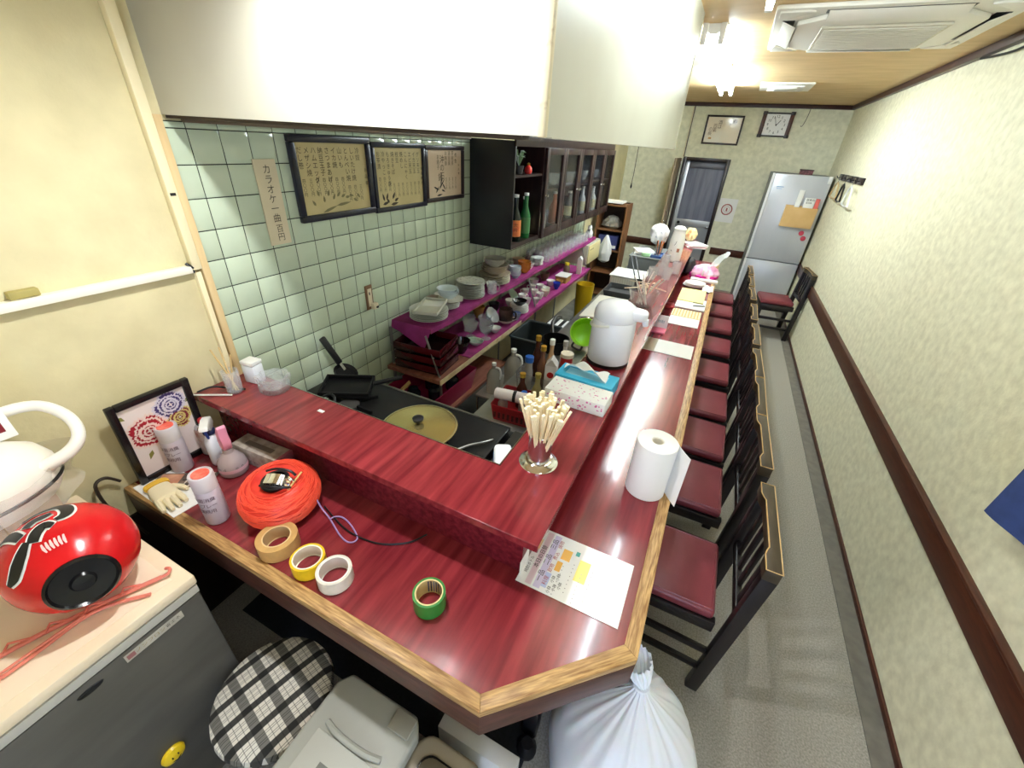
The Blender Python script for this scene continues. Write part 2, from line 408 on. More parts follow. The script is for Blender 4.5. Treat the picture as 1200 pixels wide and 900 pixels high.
MB().lathe([(.045, 2.43), (.05, 2.455)], 20).build('ceiling_rose', REFLM, pl_)
MB().tube([(0, 0, 2.385), (0, 0, 2.432)], .005, 8).build('stem', REFLM, pl_)
MB().lathe([(.02, 2.36), (.022, 2.39)], 14).build('socket', BLACK, pl_)
MB().lathe([(.105, 2.264), (.062, 2.35), (.025, 2.386), (.023, 2.384), (.060, 2.346), (.102, 2.264)], 32, cap0=False, cap1=False).build('shade', REFLM, pl_)
BULB = pm('bulb_glow', (248, 250, 255), .4, emit=TUBE_POWER * 11.5)
MB().lathe([(0, -.036), (.02, -.030), (.033, -.014), (.036, 0), (.033, .014), (.02, .030), (.014, .038)], 18, o=(0, 0, 2.322)).build('bulb', BULB, pl_)
fixture(-.06, 1.83, 1.2, 'y', 'nearer fluorescent tube light beside the cream soffit', 1, .85)
fixture(.45, -.35, 1.2, 'y', 'fill tube light added out of view over the entrance end of the aisle', 1, .35)  # unseen fixture behind the camera, added to brighten the right wall
fixture(-.31, 3.62, 1.2, 'y', 'white fluorescent fixture past the soffit end, nearer one of the far pair', 2, .6)
fixture(-.31, 4.90, 1.2, 'y', 'white fluorescent fixture furthest from the camera, near the back wall', 2, 1.5)

# ================================================================== BAR COUNTER
bc = thing('bar_counter', 'L-shaped red laminate bar counter with oak edging and a raised shelf', 'counter', (0, 0, 0))
YE = 5.35
MB().prism([(-1.573, .394), (-.206, .394), (.063, .655), (.063, YE), (-.30, YE), (-.30, .76), (-1.573, .76)], .69, ZC - .0005).build('counter_top', RED, bc)
out = [(-1.573, .361), (-.19, .361), (.10, .634), (.10, YE)]
inn = [(-1.573, .394), (-.206, .394), (.063, .655), (.063, YE)]
for k in range(3):
    q = [out[k], out[k + 1], inn[k + 1], inn[k]]
    MB().prism(q, .756, ZC + .001).build('edge_trim', (OAKX, OAK, OAKY)[k], bc, bevel=.0015)
    q2 = [out[k], out[k + 1], tuple(.35 * a + .65 * b_ for a, b_ in zip(out[k + 1], inn[k + 1])), tuple(.35 * a + .65 * b_ for a, b_ in zip(out[k], inn[k]))]
    MB().prism(q2, .664, .7555).build('apron', APRON, bc, bevel=.001)
MB().prism([(-1.573, .653), (-.195, .653), (-.195, YE), (-.415, YE), (-.415, .87), (-1.573, .87)], .972, ZB).build('raised_top', RED, bc, bevel=.0018, seg=1)
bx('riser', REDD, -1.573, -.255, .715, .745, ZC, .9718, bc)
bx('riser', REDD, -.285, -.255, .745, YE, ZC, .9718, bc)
MB().box(-1.573, -.34, .73, .75, .0, .69).build('base_panel', DARKW, bc)
MB().box(-.36, -.34, .75, YE, .0, .69).build('base_panel', DARKW, bc)
MB().box(-1.57, -.417, .8705, .8735, .97, .9984).box(-.4185, -.4155, .8735, YE, .97, .9984).build('steel_trim', STEEL, bc)
MB().tube([(-.25, .60, .17), (-.14, .665, .17)], .011, 10).build('foot_rail', CHROME, bc)
MB().box(-.165, -.11, .64, .70, .0, .185).build('rail_post', BLACK, bc, bevel=.01)
MB().lathe([(.035, 0), (.035, .02), (.02, .05)], 14, o=(-.125, .60, .02)).build('rail_foot', BLACK, bc)

# ================================================================== CHAIRS
SEATM = pm('burgundy_vinyl', (126, 54, 62), .36, col2=(112, 44, 52), scale=5, bump=.06, bscale=120)
CHW = pm('chair_black_wood', (30, 24, 26), .35, col2=(20, 15, 17), scale=20, stretch=(1, 1, .2))
RAILM = pm('olive_brown_rail', (74, 62, 44), .45, col2=(50, 40, 28), scale=12, stretch=(1, .3, 1))
WORN = pm('worn_wood_edge', (206, 168, 112), .5)
def make_chair():
    t = thing('bar_chair', '', 'chair')
    seat = MB().box(-.17, .168, -.17, .17, .398, .445).build('seat', SEATM, t, bevel=.016, seg=3)
    pip = [(-.158, -.158), (.156, -.158), (.156, .158), (-.158, .158)]
    pts = []
    for i in range(4):
        a, c = pip[i], pip[(i + 1) % 4]
        for k in range(4): pts.append((a[0] + (c[0] - a[0]) * k / 4, a[1] + (c[1] - a[1]) * k / 4, .4445))
    MB().tube(pts, .0035, 6, closed=True).build('piping', SEATM, seat)
    MB().box(-.165, .18, -.175, -.145, .345, .398).build('seat_rail', CHW, t, bevel=.003)
    MB().box(-.165, .18, .145, .175, .345, .398).build('seat_rail', CHW, t, bevel=.003)
    MB().box(-.168, -.14, -.145, .145, .345, .398).box(.14, .168, -.145, .145, .345, .398).build('cross_rail', CHW, t, bevel=.003)
    X0, X1 = .20, .243
    for s in (-1, 1):
        MB().bar((-.150, s * .158, 0), (-.150, s * .158, .39), .032, .032).build('leg', CHW, t, bevel=.003)
        MB().bar((X0, s * .188, 0), (X1, s * .188, .742), .034, .046, up=(1, 0, 0)).build('leg', CHW, t, bevel=.003)
        for z in (.13, .24):
            xx = X0 + (X1 - X0) * z / .742
            MB().bar((-.150, s * .165, z), (xx, s * .18, z), .018, .026).build('stretcher', CHW, t, bevel=.002)
    MB().bar((-.150, -.15, .18), (-.150, .15, .18), .018, .026).build('stretcher', CHW, t, bevel=.002)
    xz = lambda z: X0 + (X1 - X0) * z / .742
    MB().bar((xz(.475), -.175, .475), (xz(.475), .175, .475), .022, .042).build('lower_rail', CHW, t, bevel=.002)
    for k in range(4):
        y = -.114 + k * .076
        MB().bar((xz(.49), y, .49), (xz(.735), y, .735), .030, .014, up=(1, 0, 0)).build('slat', CHW, t, bevel=.003)
    # top rail: scooped front, straight back
    pl = [(.262, -.212), (.262, .212), (.216, .212), (.216, .15), (.222, .13), (.229, .115), (.229, -.115), (.222, -.13), (.216, -.15), (.216, -.212)]
    tr = MB().prism(pl, .738, .785).build('top_rail', RAILM, t, bevel=.0015)
    MB().tube([(x, y, .7846) for x, y in pl], .0022, 5, closed=True).build('worn_edge', WORN, tr)
    return t
chair0 = make_chair()
ordn = ['nearest bar chair with burgundy seat, beside the white rubbish bag', 'second burgundy bar chair from the camera along the counter',
        'third burgundy bar chair from the camera along the counter', 'fourth burgundy bar chair from the camera along the counter',
        'fifth burgundy bar chair, middle one of the row at the counter', 'sixth burgundy bar chair from the camera, four from the far end',
        'seventh burgundy bar chair from the camera, third from the far end', 'second-furthest burgundy bar chair of the row at the counter',
        'furthest burgundy bar chair of the row, by the counter end']
for k, y in enumerate([1.285, 1.815, 2.25, 2.68, 3.19, 3.72, 4.27, 4.75, 5.25]):
    c = chair0 if k == 0 else dup(chair0)
    c.location = (.185, y, 0); c.rotation_euler = (0, 0, [0, .01, -.01, .015, 0, -.012, .02, 0, .01][k])
    c['label'] = ordn[k]; c['group'] = 'chairs along the bar counter'
dup(chair0, (.80, 5.62, 0), .10, 'burgundy chair standing alone against the right wall before the silver fridge', 'chairs along the bar counter')

# ================================================================== WALL CABINET
CABW = pm('cabinet_dark_wood', (50, 30, 28), .3, col2=(36, 20, 20), scale=10, stretch=(3, 3, .6))
CABN = pm('cabinet_black_side', (26, 26, 30), .3, col2=(34, 34, 38), scale=6)
CX, C0, C1, Z0, Z1 = -1.25, 2.61, 5.08, 1.215, 1.862
cb = thing('wall_cabinet', 'long dark wooden wall cabinet with glass doors above the dish shelf', 'cabinet', (0, 0, 0))
bx('side_panel', CABN, XW + .002, CX, C0, C0 + .018, Z0, Z1, cb, bevel=.001)
bx('side_panel', CABN, XW + .002, CX, C1 - .018, C1, Z0, Z1, cb, bevel=.001)
bx('bottom_panel', CABW, XW + .002, CX - .001, C0 + .018, C1 - .018, Z0, Z0 + .03, cb)
bx('top_panel', CABW, XW + .002, CX - .001, C0 + .018, C1 - .018, Z1 - .02, Z1, cb)
bx('back_panel', CABN, XW + .002, XW + .01, C0 + .018, C1 - .018, Z0 + .03, Z1 - .02, cb)
bx('shelf_board', CABW, XW + .012, CX - .004, C0 + .018, 3.08, 1.655, 1.671, cb)
bx('shelf_board', CABW, XW + .012, CX - .02, 3.10, C1 - .018, 1.54, 1.556, cb)
bx('fascia', CABW, CX - .012, CX + .004, C0, C1, Z1 - .03, Z1 + .05, cb, bevel=.001)
PANE = pm('cabinet_pane', (235, 240, 240), .03, trans=1.0, alpha=.35, ior=1.2)
ydoors = [3.10, 3.49, 3.89, 4.285, 4.68, C1 - .002]
for k in range(5):
    a, e = ydoors[k] + .002, ydoors[k + 1] - .002
    dx0, dx1 = CX + .001, CX + .021
    if k in (1, 3): dx0, dx1 = dx0 + .0, dx1
    d = MB().box(dx0, dx1, a, a + .05, Z0 + .004, Z1 - .032).box(dx0, dx1, e - .05, e, Z0 + .004, Z1 - .032) \
        .box(dx0, dx1, a + .05, e - .05, Z0 + .004, Z0 + .07).box(dx0, dx1, a + .05, e - .05, Z1 - .075, Z1 - .032).build('door', CABW, cb, bevel=.001)
    bx('pane', PANE, dx0 + .006, dx0 + .010, a + .05, e - .05, Z0 + .07, Z1 - .075, d)
    MB().lathe([(.010, 0), (.006, .008), (.011, .018), (.0, .022)], 10, M=Matrix.Translation((dx1, a + .025 if k % 2 == 0 else e - .025, 1.52)) @ Matrix.Rotation(PI / 2, 4, 'Y')).build('knob', STEEL, d)
bx('divider', CABW, XW + .012, CX, 3.08, 3.10, Z0 + .03, Z1 - .02, cb)

# ================================================================== AIR CONDITIONER, VENT
ac = thing('air_conditioner', 'white four-way cassette air conditioner set in the tan ceiling', 'air conditioner', (.43, 3.20, ZCEIL))
ACM = pm('ac_plastic', (236, 232, 220), .4)
def ring_poly(r, c):
    return [(-r + c, -r), (r - c, -r), (r, -r + c), (r, r - c), (r - c, r), (-r + c, r), (-r, r - c), (-r, -r + c)]
MB().prism(ring_poly(.465, .012), -.018, 0).build('panel', ACM, ac, bevel=.006)
MB().prism(ring_poly(.36, .10), -.040, -.0182).build('inner_panel', ACM, ac, bevel=.008)
gr = bx('intake_grille', pm('ac_grille', (220, 214, 196), .5, col2=(206, 198, 178), scale=10), -.25, .25, -.25, .25, -.052, -.0402, ac, bevel=.004)
for k in range(15):
    y = -.22 + k * .0315
    bx('grille_rib', ACM, -.235, .235, y - .004, y + .004, -.0555, -.0522, gr)
for k in range(4):
    M_ = Matrix.Rotation(k * PI / 2, 4, 'Z')
    MB().box(-.26, .26, -.425, -.372, -.0195, -.0185, M=M_).build('air_slot', BLACK, ac)
    MB().prism([(-.425, -.021), (-.365, -.048), (-.362, -.044), (-.42, -.019)], -.25, .25, M=M_ @ Matrix(((0, 0, 1, 0), (1, 0, 0, 0), (0, 1, 0, 0), (0, 0, 0, 1)))).build('vane', ACM, ac, bevel=.001)
    MB().prism([(.30, .43), (.43, .30), (.445, .33), (.445, .445), (.33, .445)], -.028, -.018, M=M_).build('corner_cap', ACM, ac, bevel=.004)
vt = thing('ceiling_vent', 'white rectangular louvred vent in the ceiling near the back wall', 'vent', (.20, 5.50, ZCEIL))
bx('frame', ACM, -.22, .22, -.27, .27, -.014, 0, vt, bevel=.004)
bx('opening', pm('vent_dark', (70, 66, 60), .7), -.15, .15, -.20, .20, -.016, -.0142, vt)
bx('cover', ACM, -.09, .09, -.12, .12, -.034, -.0165, vt, bevel=.004)
for k in range(9):
    y = -.19 + k * .0475
    bx('louvre', ACM, -.15, .15, y - .006, y + .006, -.024, -.0162, vt)

# ================================================================== BIG FRIDGE and what is on it
SILV = pm('silver_fridge_front', (206, 209, 216), .32, metal=.25, col2=(196, 200, 208), scale=3, stretch=(1, 1, .3))
fr = thing('refrigerator', 'tall silver two-door refrigerator in the far right corner', 'refrigerator', (.41, 6.60, 0))
bx('body', pm('fridge_side_grey', (120, 122, 124), .5), .0, .645, .05, .62, .0, 1.695, fr, bevel=.008)
dd = bx('upper_door', SILV, .028, .645, .0, .046, .665, 1.695, fr, bevel=.008)
bx('edge_strip', pm('pale_edge', (236, 238, 240), .3), .0, .027, .0, .046, .665, 1.695, dd, bevel=.004)
d2 = bx('lower_door', SILV, .028, .645, .0, .046, .06, .655, fr, bevel=.008)
bx('edge_strip', pm('pale_edge', (236, 238, 240), .3), .0, .027, .0, .046, .06, .655, d2, bevel=.004)
bx('foot_panel', BLACK, .02, .63, .03, .06, 0, .055, fr)
MB().box(.60, .64, -.012, .03, 1.62, 1.70).build('hinge_cover', WHITE, dd, bevel=.006)
bx('badge', pm('pale_blue_print', (120, 160, 200), .5), .085, .165, -.0015, .0, 1.545, 1.553, dd)
bx('badge', pm('pale_blue_print', (120, 160, 200), .5), .09, .15, -.0015, .0, 1.525, 1.531, dd)
FX, FY = .41, 6.60
t = thing('magnet_pocket', 'tan cardboard pocket holder stuck on the silver fridge door', 'holder', (.665, 6.596, 1.108))
KRAFT = pm('tan_card', (222, 186, 128), .6, col2=(208, 168, 108), scale=5)
bx('front_panel', KRAFT, .0, .352, -.052, -.046, 0, .235, t, bevel=.002)
bx('back_panel', KRAFT, .0, .352, -.004, .0, 0, .25, t, bevel=.001)
bx('side_panel', pm('pale_card', (240, 220, 180), .6), .0, .006, -.046, -.004, 0, .24, t)
bx('side_panel', KRAFT, .346, .352, -.046, -.004, 0, .24, t)
bx('bottom_panel', KRAFT, .006, .346, -.046, -.004, 0, .006, t)
tag(bx('paper_strip', PAPER, .755, .812, 6.565, 6.572, 1.12, 1.535, bevel=.001), 'tall white paper strip standing in the fridge pocket', 'paper')
tt = tag(bx('booklet', PAPER, .845, .955, 6.562, 6.574, 1.12, 1.455, bevel=.001), 'white booklet with small print in the fridge pocket', 'booklet')
join_text([('御案内', .03, MY(.905, 6.5615, 1.43), False, 1), ('電話帳', .022, MY(.895, 6.5615, 1.40), False, 1)], INK, tt)
tag(bx('booklet', pm('coral_red', (226, 108, 100), .5), .962, 1.005, 6.56, 6.576, 1.12, 1.452, bevel=.002), 'narrow coral red booklet at the right of the fridge pocket', 'booklet')
for q, (mx, mz) in enumerate(((.945, 1.045), (.985, .985))):
    g = tag(MB().lathe([(.026, 0), (.03, .006), (.026, .014), (.012, .018), (0, .019)], 16, M=MY(mx, 6.599, mz)).build('fridge_magnet', pm('pink_red_magnet', (206, 70, 92), .4)),
            ('upper' if q == 0 else 'lower') + ' round pink-red magnet under the fridge pocket', 'magnet', 'round magnets on the fridge')
t = thing('small_carton', 'small dark pink flowered carton lying on top of the silver fridge', 'box', (.72, 6.74, 1.695), .2)
bx('body', pm('dusky_pink', (150, 96, 104), .6, col2=(80, 56, 60), scale=40), 0, .13, 0, .08, 0, .045, t, bevel=.003)
bx('lid', pm('dusky_dark', (74, 50, 52), .6), -.004, .134, -.004, .084, .045, .058, t, bevel=.002)

# ================================================================== BACK WALL: clock, picture, calendar
ck = thing('wall_clock', 'square wall clock with brown wooden frame on the back wall', 'clock', (.292, YB, 2.228))
for s_ in (-1, 1): MB().box(min(s_ * .182, s_ * .135), max(s_ * .182, s_ * .135), -.035, 0, -.135, .135).build('frame_side', BROWN, ck, bevel=.004)
for s_ in (-1, 1): MB().box(-.135, .135, -.03, 0, min(s_ * .118, s_ * .135), max(s_ * .118, s_ * .135)).build('frame_rail', DARKW, ck, bevel=.003)
bx('dial', pm('dial_white', (246, 246, 244), .4), -.135, .135, -.02, -.003, -.118, .118, ck)
nums = []
for h in range(1, 13):
    a = math.radians(90 - 30 * h)
    nums.append((str(h), .042, MY(.098 * math.cos(a), -.0205, .09 * math.sin(a)), False, 1))
join_text(nums, INK, ck, 'numerals')
MB().bar((-.0, -.023, -.012), (.043, -.023, .052), .007, .002, up=(0, 1, 0)).build('hour_hand', BLACK, ck)
MB().bar((.005, -.025, -.015), (-.035, -.025, .088), .005, .002, up=(0, 1, 0)).build('minute_hand', BLACK, ck)
MB().lathe([(.008, 0), (.008, .006)], 10, M=MY(0, -.0205, 0)).build('pivot', BLACK, ck)
for sx in (-1, 1):
    for sz in (-1, 1): MB().box(sx * .16 - .026, sx * .16 + .026, -.039, -.002, sz * .128 - .018, sz * .128 + .018).build('corner_block', DARKW, ck, bevel=.004)
def framed(name, label, cat, loc, W, H, fw, mat, pmat, facing, group=None, depth=.022):
    t = thing(name, label, cat, loc, 0 if facing == '-y' else PI / 2, group)
    # local: faces -Y, x across, z up
    bx('frame_rail', mat, -W / 2, W / 2, -depth, 0, H / 2 - fw, H / 2, t, bevel=.004)
    bx('frame_rail', mat, -W / 2, W / 2, -depth, 0, -H / 2, -H / 2 + fw, t, bevel=.004)
    bx('frame_stile', mat, -W / 2, -W / 2 + fw, -depth, 0, -H / 2 + fw, H / 2 - fw, t, bevel=.004)
    bx('frame_stile', mat, W / 2 - fw, W / 2, -depth, 0, -H / 2 + fw, H / 2 - fw, t, bevel=.004)
    sh = bx('sheet', pmat, -W / 2 + fw, W / 2 - fw, -.009, -.001, -H / 2 + fw, H / 2 - fw, t)
    return t, sh
t, sh = framed('framed_calligraphy', 'dark-framed calligraphy sheet on the back wall left of the clock', 'picture', (-.332, YB, 2.143), .47, .345, .022, DARKW, pm('cream_card', (250, 244, 230), .4, col2=(244, 230, 204), scale=3, coat=.4), '-y')
join_text([('酒は', .055, MY(-.05, -.0095, .06), True, .9), ('百薬', .055, MY(-.105, -.0095, .02), True, .9), ('の長', .055, MY(-.155, -.0095, -.02), True, .9), ('寿', .06, MY(.13, -.0095, .10), True, 1), ('月', .03, MY(.08, -.0095, .07), True, 1)], pm('faded_ink', (120, 92, 70), .7), sh)
bx('gold_seal', pm('ochre_print', (206, 160, 90), .6), -.16, -.12, -.0095, -.009, -.11, -.09, sh)
cal = tag(bx('calendar', PAPER, -.11, .13, YB - .008, YB - .002, .99, 1.31), 'white calendar sheet with a round red emblem beside the door', 'calendar')
ROSE = pm('muted_rose', (176, 104, 100), .6)
MB().tube([(.01 + .068 * math.cos(a), YB - .0085, 1.165 + .068 * math.sin(a)) for a in [2 * PI * k / 28 for k in range(28)]], .009, 6, closed=True).build('ring_emblem', ROSE, cal)
MB().tube([(.01 + .04 * math.cos(a), YB - .0085, 1.165 + .04 * math.sin(a)) for a in [2 * PI * k / 24 for k in range(24)]], .003, 5, closed=True).build('inner_ring', pm('grey_rose', (200, 170, 165), .6), cal)
MB().box(.0, .02, YB - .0082, YB - .008, 1.14, 1.185).build('emblem_mark', ROSE, cal)
tag(MB().tube([(.62, YB - .05, 2.41), (.615, YB - .05, 2.33), (.60, YB - .05, 2.25), (.585, YB - .05, 2.22), (.57, YB - .05, 2.225)], .004, 6).build('wire_hook', pm('grey_wire', (96, 88, 74), .5)), 'thin bent wire hanging from the cornice right of the clock', 'wire')
tag(MB().tube([(XR - .012, YF + .1, 2.40), (XR - .012, 1.6, 2.395), (XR - .014, 2.0, 2.36), (XR - .012, 2.4, 2.345), (XR - .02, 2.75, 2.40), (XR - .02, 3.1, 2.405), (XR - .012, 3.4, 2.38), (XR - .02, 3.8, 2.405)], .006, 6).build('black_cable', BLACK), 'loose black cable under the right-hand ceiling cornice', 'cable')
# hook rack and hangers on the right wall
hr = thing('hook_rack', 'dark wooden hook rack on the right wall beside the fridge', 'rack', (XR, 5.85, 1.71))
for k in range(5):
    yy = -.5 + k * .235
    bx('rack_block', DARKW, -.022, 0, yy - .10, yy + .10, -.03, .03, hr, bevel=.003)
    MB().tube([(-.022, yy, .0), (-.05, yy, -.01), (-.06, yy, .01)], .005, 6).build('hook', BLACK, hr)
def hanger(y, mat, label, w_=.38, h_=.15, dx=-.05, z=1.72):
    t = thing('coat_hanger', label, 'hanger', (XR + dx, y, z), 0, 'hangers on the hook rack')
    MB().tube([(0, .012, .0), (0, 0, .012), (0, -.012, 0), (0, 0, -.03), (0, 0, -.06)], .003, 6).build('hook', STEEL, t)
    MB().tube([(0, 0, -.06), (0, w_ * .25, -.09), (0, w_ / 2, -.06 - h_), (0, 0, -.07 - h_), (0, -w_ / 2, -.06 - h_), (0, -w_ * .25, -.09)], .009, 6, closed=True).build('frame', mat, t)
    return t
hanger(6.15, pm('beech', (206, 178, 130), .5), 'pale wooden coat hanger, furthest on the hook rack')
hanger(5.80, BLACK, 'black coat hanger in the middle of the hook rack', .22, .16)
hanger(5.42, WHITE, 'white coat hanger, nearest on the hook rack', .3, .17)
# navy cloth on the right wall
def cloth(u, v):
    y = 1.545 - .62 * u; z = .91 + .62 * v
    return (XR - .045 - .028 * math.cos(u * 9) * (1 - .5 * v) - .035 * (1 - v) * u, y, z + .012 * math.sin(u * 6))
nv = thing('wall_cloth', 'navy cloth with white and black stripes hung on the right wall', 'cloth', (0, 0, 0))
for nm, u0, u1, mt in (('navy_panel', 0, .30, pm('navy_cotton', (52, 72, 128), .85, col2=(44, 62, 114), scale=20)), ('white_band', .30, .36, PAPER), ('black_stripe', .36, .40, BLACK), ('white_panel', .40, 1, PAPER)):
    MB().grid(10, 8, lambda u, v: cloth(u0 + (u1 - u0) * u, v)).build(nm, mt, nv, solid=.002)
# picture frames on the tiled wall
FRM = pm('black_navy_frame', (34, 36, 52), .3, col2=(26, 26, 36), scale=20)
OLDP = pm('aged_menu_paper', (206, 190, 138), .7, col2=(192, 176, 124), scale=6)
INKB = pm('sepia_ink', (62, 52, 36), .7)
FADE = pm('faded_green_ink', (132, 124, 84), .7)
def cols(items, x0, dx, ztop, size, zoff=0):
    return [(s, size, MY(x0 + k * dx, -.0095, ztop - len(s) * size * .5), True, 1.0) for k, s in enumerate(items) if s]
menu1 = ['だし巻', 'メザシ焼', 'ハムエッグ', '納豆玉子', 'さつまあげ', 'イカ焼', '山いも', 'とんぺい焼', 'しいたけ焼', '冷奴']
pr1 = ['四〇〇円', '三〇〇円', '四〇〇円', '四〇〇円', '四〇〇円', '四〇〇円', '四〇〇円', '四〇〇円', '四〇〇円', '三〇〇円']
t, sh = framed('framed_menu', 'largest handwritten menu in a dark frame, leftmost of three on the tiles', 'menu', (XW, 1.469, 1.676), .435, .32, .026, FRM, OLDP, '+x', 'framed menus on the tiled wall')
join_text(cols(menu1, -.17, .0345, .118, .027) + [(s, .017, MY(-.17 + k * .0345, -.0095, -.03 if k < 7 else -.065), True, 1.0) for k, s in enumerate(pr1)] + [('お品書', .018, MY(.182, -.0095, .0), True, 1.5)], INKB, sh)
def brush_leaves(L_, w_):
    m_ = MB()
    for x, z, a, l in L_:
        d = (math.cos(a), math.sin(a)); n = (-d[1], d[0]); pts = []
        for f, s in ((0, 0), (.3, 1), (.65, .8), (1, 0), (.65, -.8), (.3, -1)): pts.append((x + d[0] * l * f + n[0] * w_ * s, -.0097, z + d[1] * l * f + n[1] * w_ * s))
        m_.add(pts, [list(range(6))])
    return m_
def vine(c, mat):
    m_ = MB().tube([(c[0], -.0095, c[1]), (c[0] + .05, -.0095, c[1] + .03), (c[0] + .10, -.0095, c[1] + .026), (c[0] + .16, -.0095, c[1] + .05), (c[0] + .17, -.0095, c[1] + .09)], .0015, 5)
    for q in range(9):
        a, e = c[0] - .02 + .021 * q, c[1] + .04 + .045 * abs(math.sin(q * 1.7))
        m_.add([(a, -.0096, e), (a + .014, -.0096, e + .004), (a + .018, -.0096, e + .02), (a + .004, -.0096, e + .018)], [(0, 1, 2, 3)])
    return m_
brush_leaves([(-.13 + .024 * q, -.10 + .035 * abs(math.sin(q * 1.7)), 2.2 - .3 * q, .028) for q in range(11)] + [(-.10, -.13, .25, .09), (-.02, -.108, .1, .09)], .006).build('ink_drawing', FADE, sh)
menu2 = ['お茶漬', '冷やっこ', 'もろきゅう焼', '焼きそば', '枝豆', '焼めし', 'こんにゃく', 'エビ天玉', 'イカ天玉', 'ゲソ天玉']
pr2 = ['四〇〇円', '四〇〇円', '一人前円', '五〇〇円', '五〇〇円', '四〇〇円', '六〇〇円', '五〇〇円', '四〇〇円', '四〇〇円']
t, sh = framed('framed_menu', 'middle handwritten menu in a dark frame on the green tiles', 'menu', (XW, 1.899, 1.665), .415, .31, .022, FRM, OLDP, '+x', 'framed menus on the tiled wall')
join_text(cols(menu2, -.155, .034, .115, .026) + [(s, .017, MY(-.155 + k * .034, -.0095, -.03 if k < 3 else -.06), True, 1.0) for k, s in enumerate(pr2)] + [('お品書き', .016, MY(.178, -.0095, .0), True, 1.5)], INKB, sh)
brush_leaves([(-.135, -.105, 1.9, .04), (-.12, -.10, 1.2, .035), (-.10, -.115, 2.3, .03), (-.075, -.10, 1.0, .04), (-.06, -.11, .4, .035), (-.15, -.12, .2, .05), (-.09, -.125, .1, .06)], .007).build('ink_drawing', INKB, sh)
t, sh = framed('framed_menu', 'pinkish handwritten menu in a dark frame, rightmost on the tiles', 'menu', (XW, 2.309, 1.668), .40, .292, .022, pm('brown_black_frame', (44, 32, 34), .35), pm('pinkish_menu_paper', (214, 194, 166), .7, col2=(202, 178, 150), scale=4), '+x', 'framed menus on the tiled wall')
join_text([('沖の石', .045, MY(-.03, -.0095, .03), True, .95), ('お銚子', .026, MY(-.07, -.0095, .06), True, 1), ('鍋', .045, MY(-.05, -.0095, -.02), True, 1), ('お刺身', .026, MY(.01, -.0095, .08), True, 1), ('湯豆腐', .026, MY(.045, -.0095, .08), True, 1), ('茶碗蒸', .026, MY(.08, -.0095, .08), True, 1), ('煮魚', .026, MY(.115, -.0095, .08), True, 1.2)] +
          [('五〇〇円', .017, MY(x_, -.0095, -.055), True, 1) for x_ in (.01, .045, .08, .115)] + [('お品書', .016, MY(.15, -.0095, .02), True, 1.4)], INKB, sh)
brush_leaves([(-.12, -.065, -.35, .06), (-.07, -.085, .75, .09), (-.05, -.06, 1.2, .05), (-.03, -.05, -.9, .05), (-.09, -.115, .1, .06), (-.10, -.10, .8, .05), (-.04, -.085, -.3, .04)], .005).build('ink_drawing', INK, sh)
sg = tag(MB().box(XW, XW + .004, 1.099, 1.19, 1.45, 1.752).build('karaoke_sign', pm('sign_paper', (222, 210, 178), .7, col2=(212, 200, 166), scale=6)), 'narrow vertical paper sign for karaoke on the green tiles', 'sign')
join_text([('カラオケ一曲', .034, MX(XW + .0045, 1.148, 1.632), True, 1.0), ('百円', .032, MX(XW + .0045, 1.150, 1.492), True, 1.0)], pm('soft_black_ink', (62, 56, 48), .7), sg)
ol = thing('wall_outlet', 'brown wall outlet plate with a plug on the green tiles', 'outlet', (XW, 1.58, 1.105))
bx('plate', pm('brown_plate', (132, 98, 68), .4), 0, .008, -.024, .024, -.065, .065, ol, bevel=.002)
bx('socket', pm('beige_socket', (226, 212, 180), .4), .008, .012, -.014, .014, -.048, .048, ol, bevel=.002)
bx('plug', pm('beige_socket', (226, 212, 180), .4), .012, .036, -.004, .030, -.062, -.03, ol, bevel=.004)
bx('switch_dot', BLACK, .036, .040, .012, .026, -.056, -.046, ol)
bx('slot', BLACK, .012, .0125, -.007, .0, .015, .03, ol)

# ================================================================== ON THE RAISED BAR
t = thing('stick_glass', 'small drinking glass with thin wooden sticks at the wall end of the bar', 'glass', (-1.462, .742, ZB))
MB().lathe([(.022, 0), (.026, .004), (.028, .09), (.0255, .09), (.0235, .008), (0, .007)], 20).build('tumbler', GLASS, t)
for k, (dx, dy, tz) in enumerate(((-.05, -.012, .165), (-.035, .01, .17), (.012, .015, .15))):
    tag(MB().bar((-1.462 - dx * .3, .742 - dy * .3, ZB + .01), (-1.462 + dx, .742 + dy, ZB + tz), .004, .004).build('wooden_stick', pm('bamboo', (214, 184, 126), .6)), 'thin wooden stick standing in the glass by the wall', 'stick', 'sticks in the small glass')
t = thing('white_case', 'small white plastic case on the bar beside the cut-glass ashtray', 'case', (-1.472, .832, ZB), .15)
bx('body', pm('milky_plastic', (232, 236, 240), .3), -.028, .028, -.024, .024, 0, .075, t, bevel=.006)
bx('lid', WHITE, -.029, .029, -.025, .025, .0755, .092, t, bevel=.004)
t = thing('glass_ashtray', 'chunky cut-glass bowl with a petal rim on the bar', 'ashtray', (-1.352, .825, ZB))
MB().lathe([(.046, 0), (.053, .008), (.055, .03), (.052, .040), (.058, .062), (.050, .064), (.042, .045), (.036, .016), (0, .012)], 40, wob=lambda a, v: 1 + (.09 * math.cos(8 * a) if v > .3 and v < .85 else .02 * math.cos(16 * a))).build('bowl', GLASS, t)
tag(MB().tube([(-1.55, .66, ZB + .012), (-1.53, .70, ZB + .02), (-1.50, .73, ZB + .012), (-1.44, .765, ZB + .006)], .0035, 6).build('thin_cable', BLACK), 'thin black cable end lying at the wall corner of the bar', 'cable')
tag(MB().bar((-1.565, .642, 1.003), (-1.44, .715, 1.0045), .005, .004).build('white_rod', WHITE), 'thin white rod lying on the wall end of the bar', 'rod')
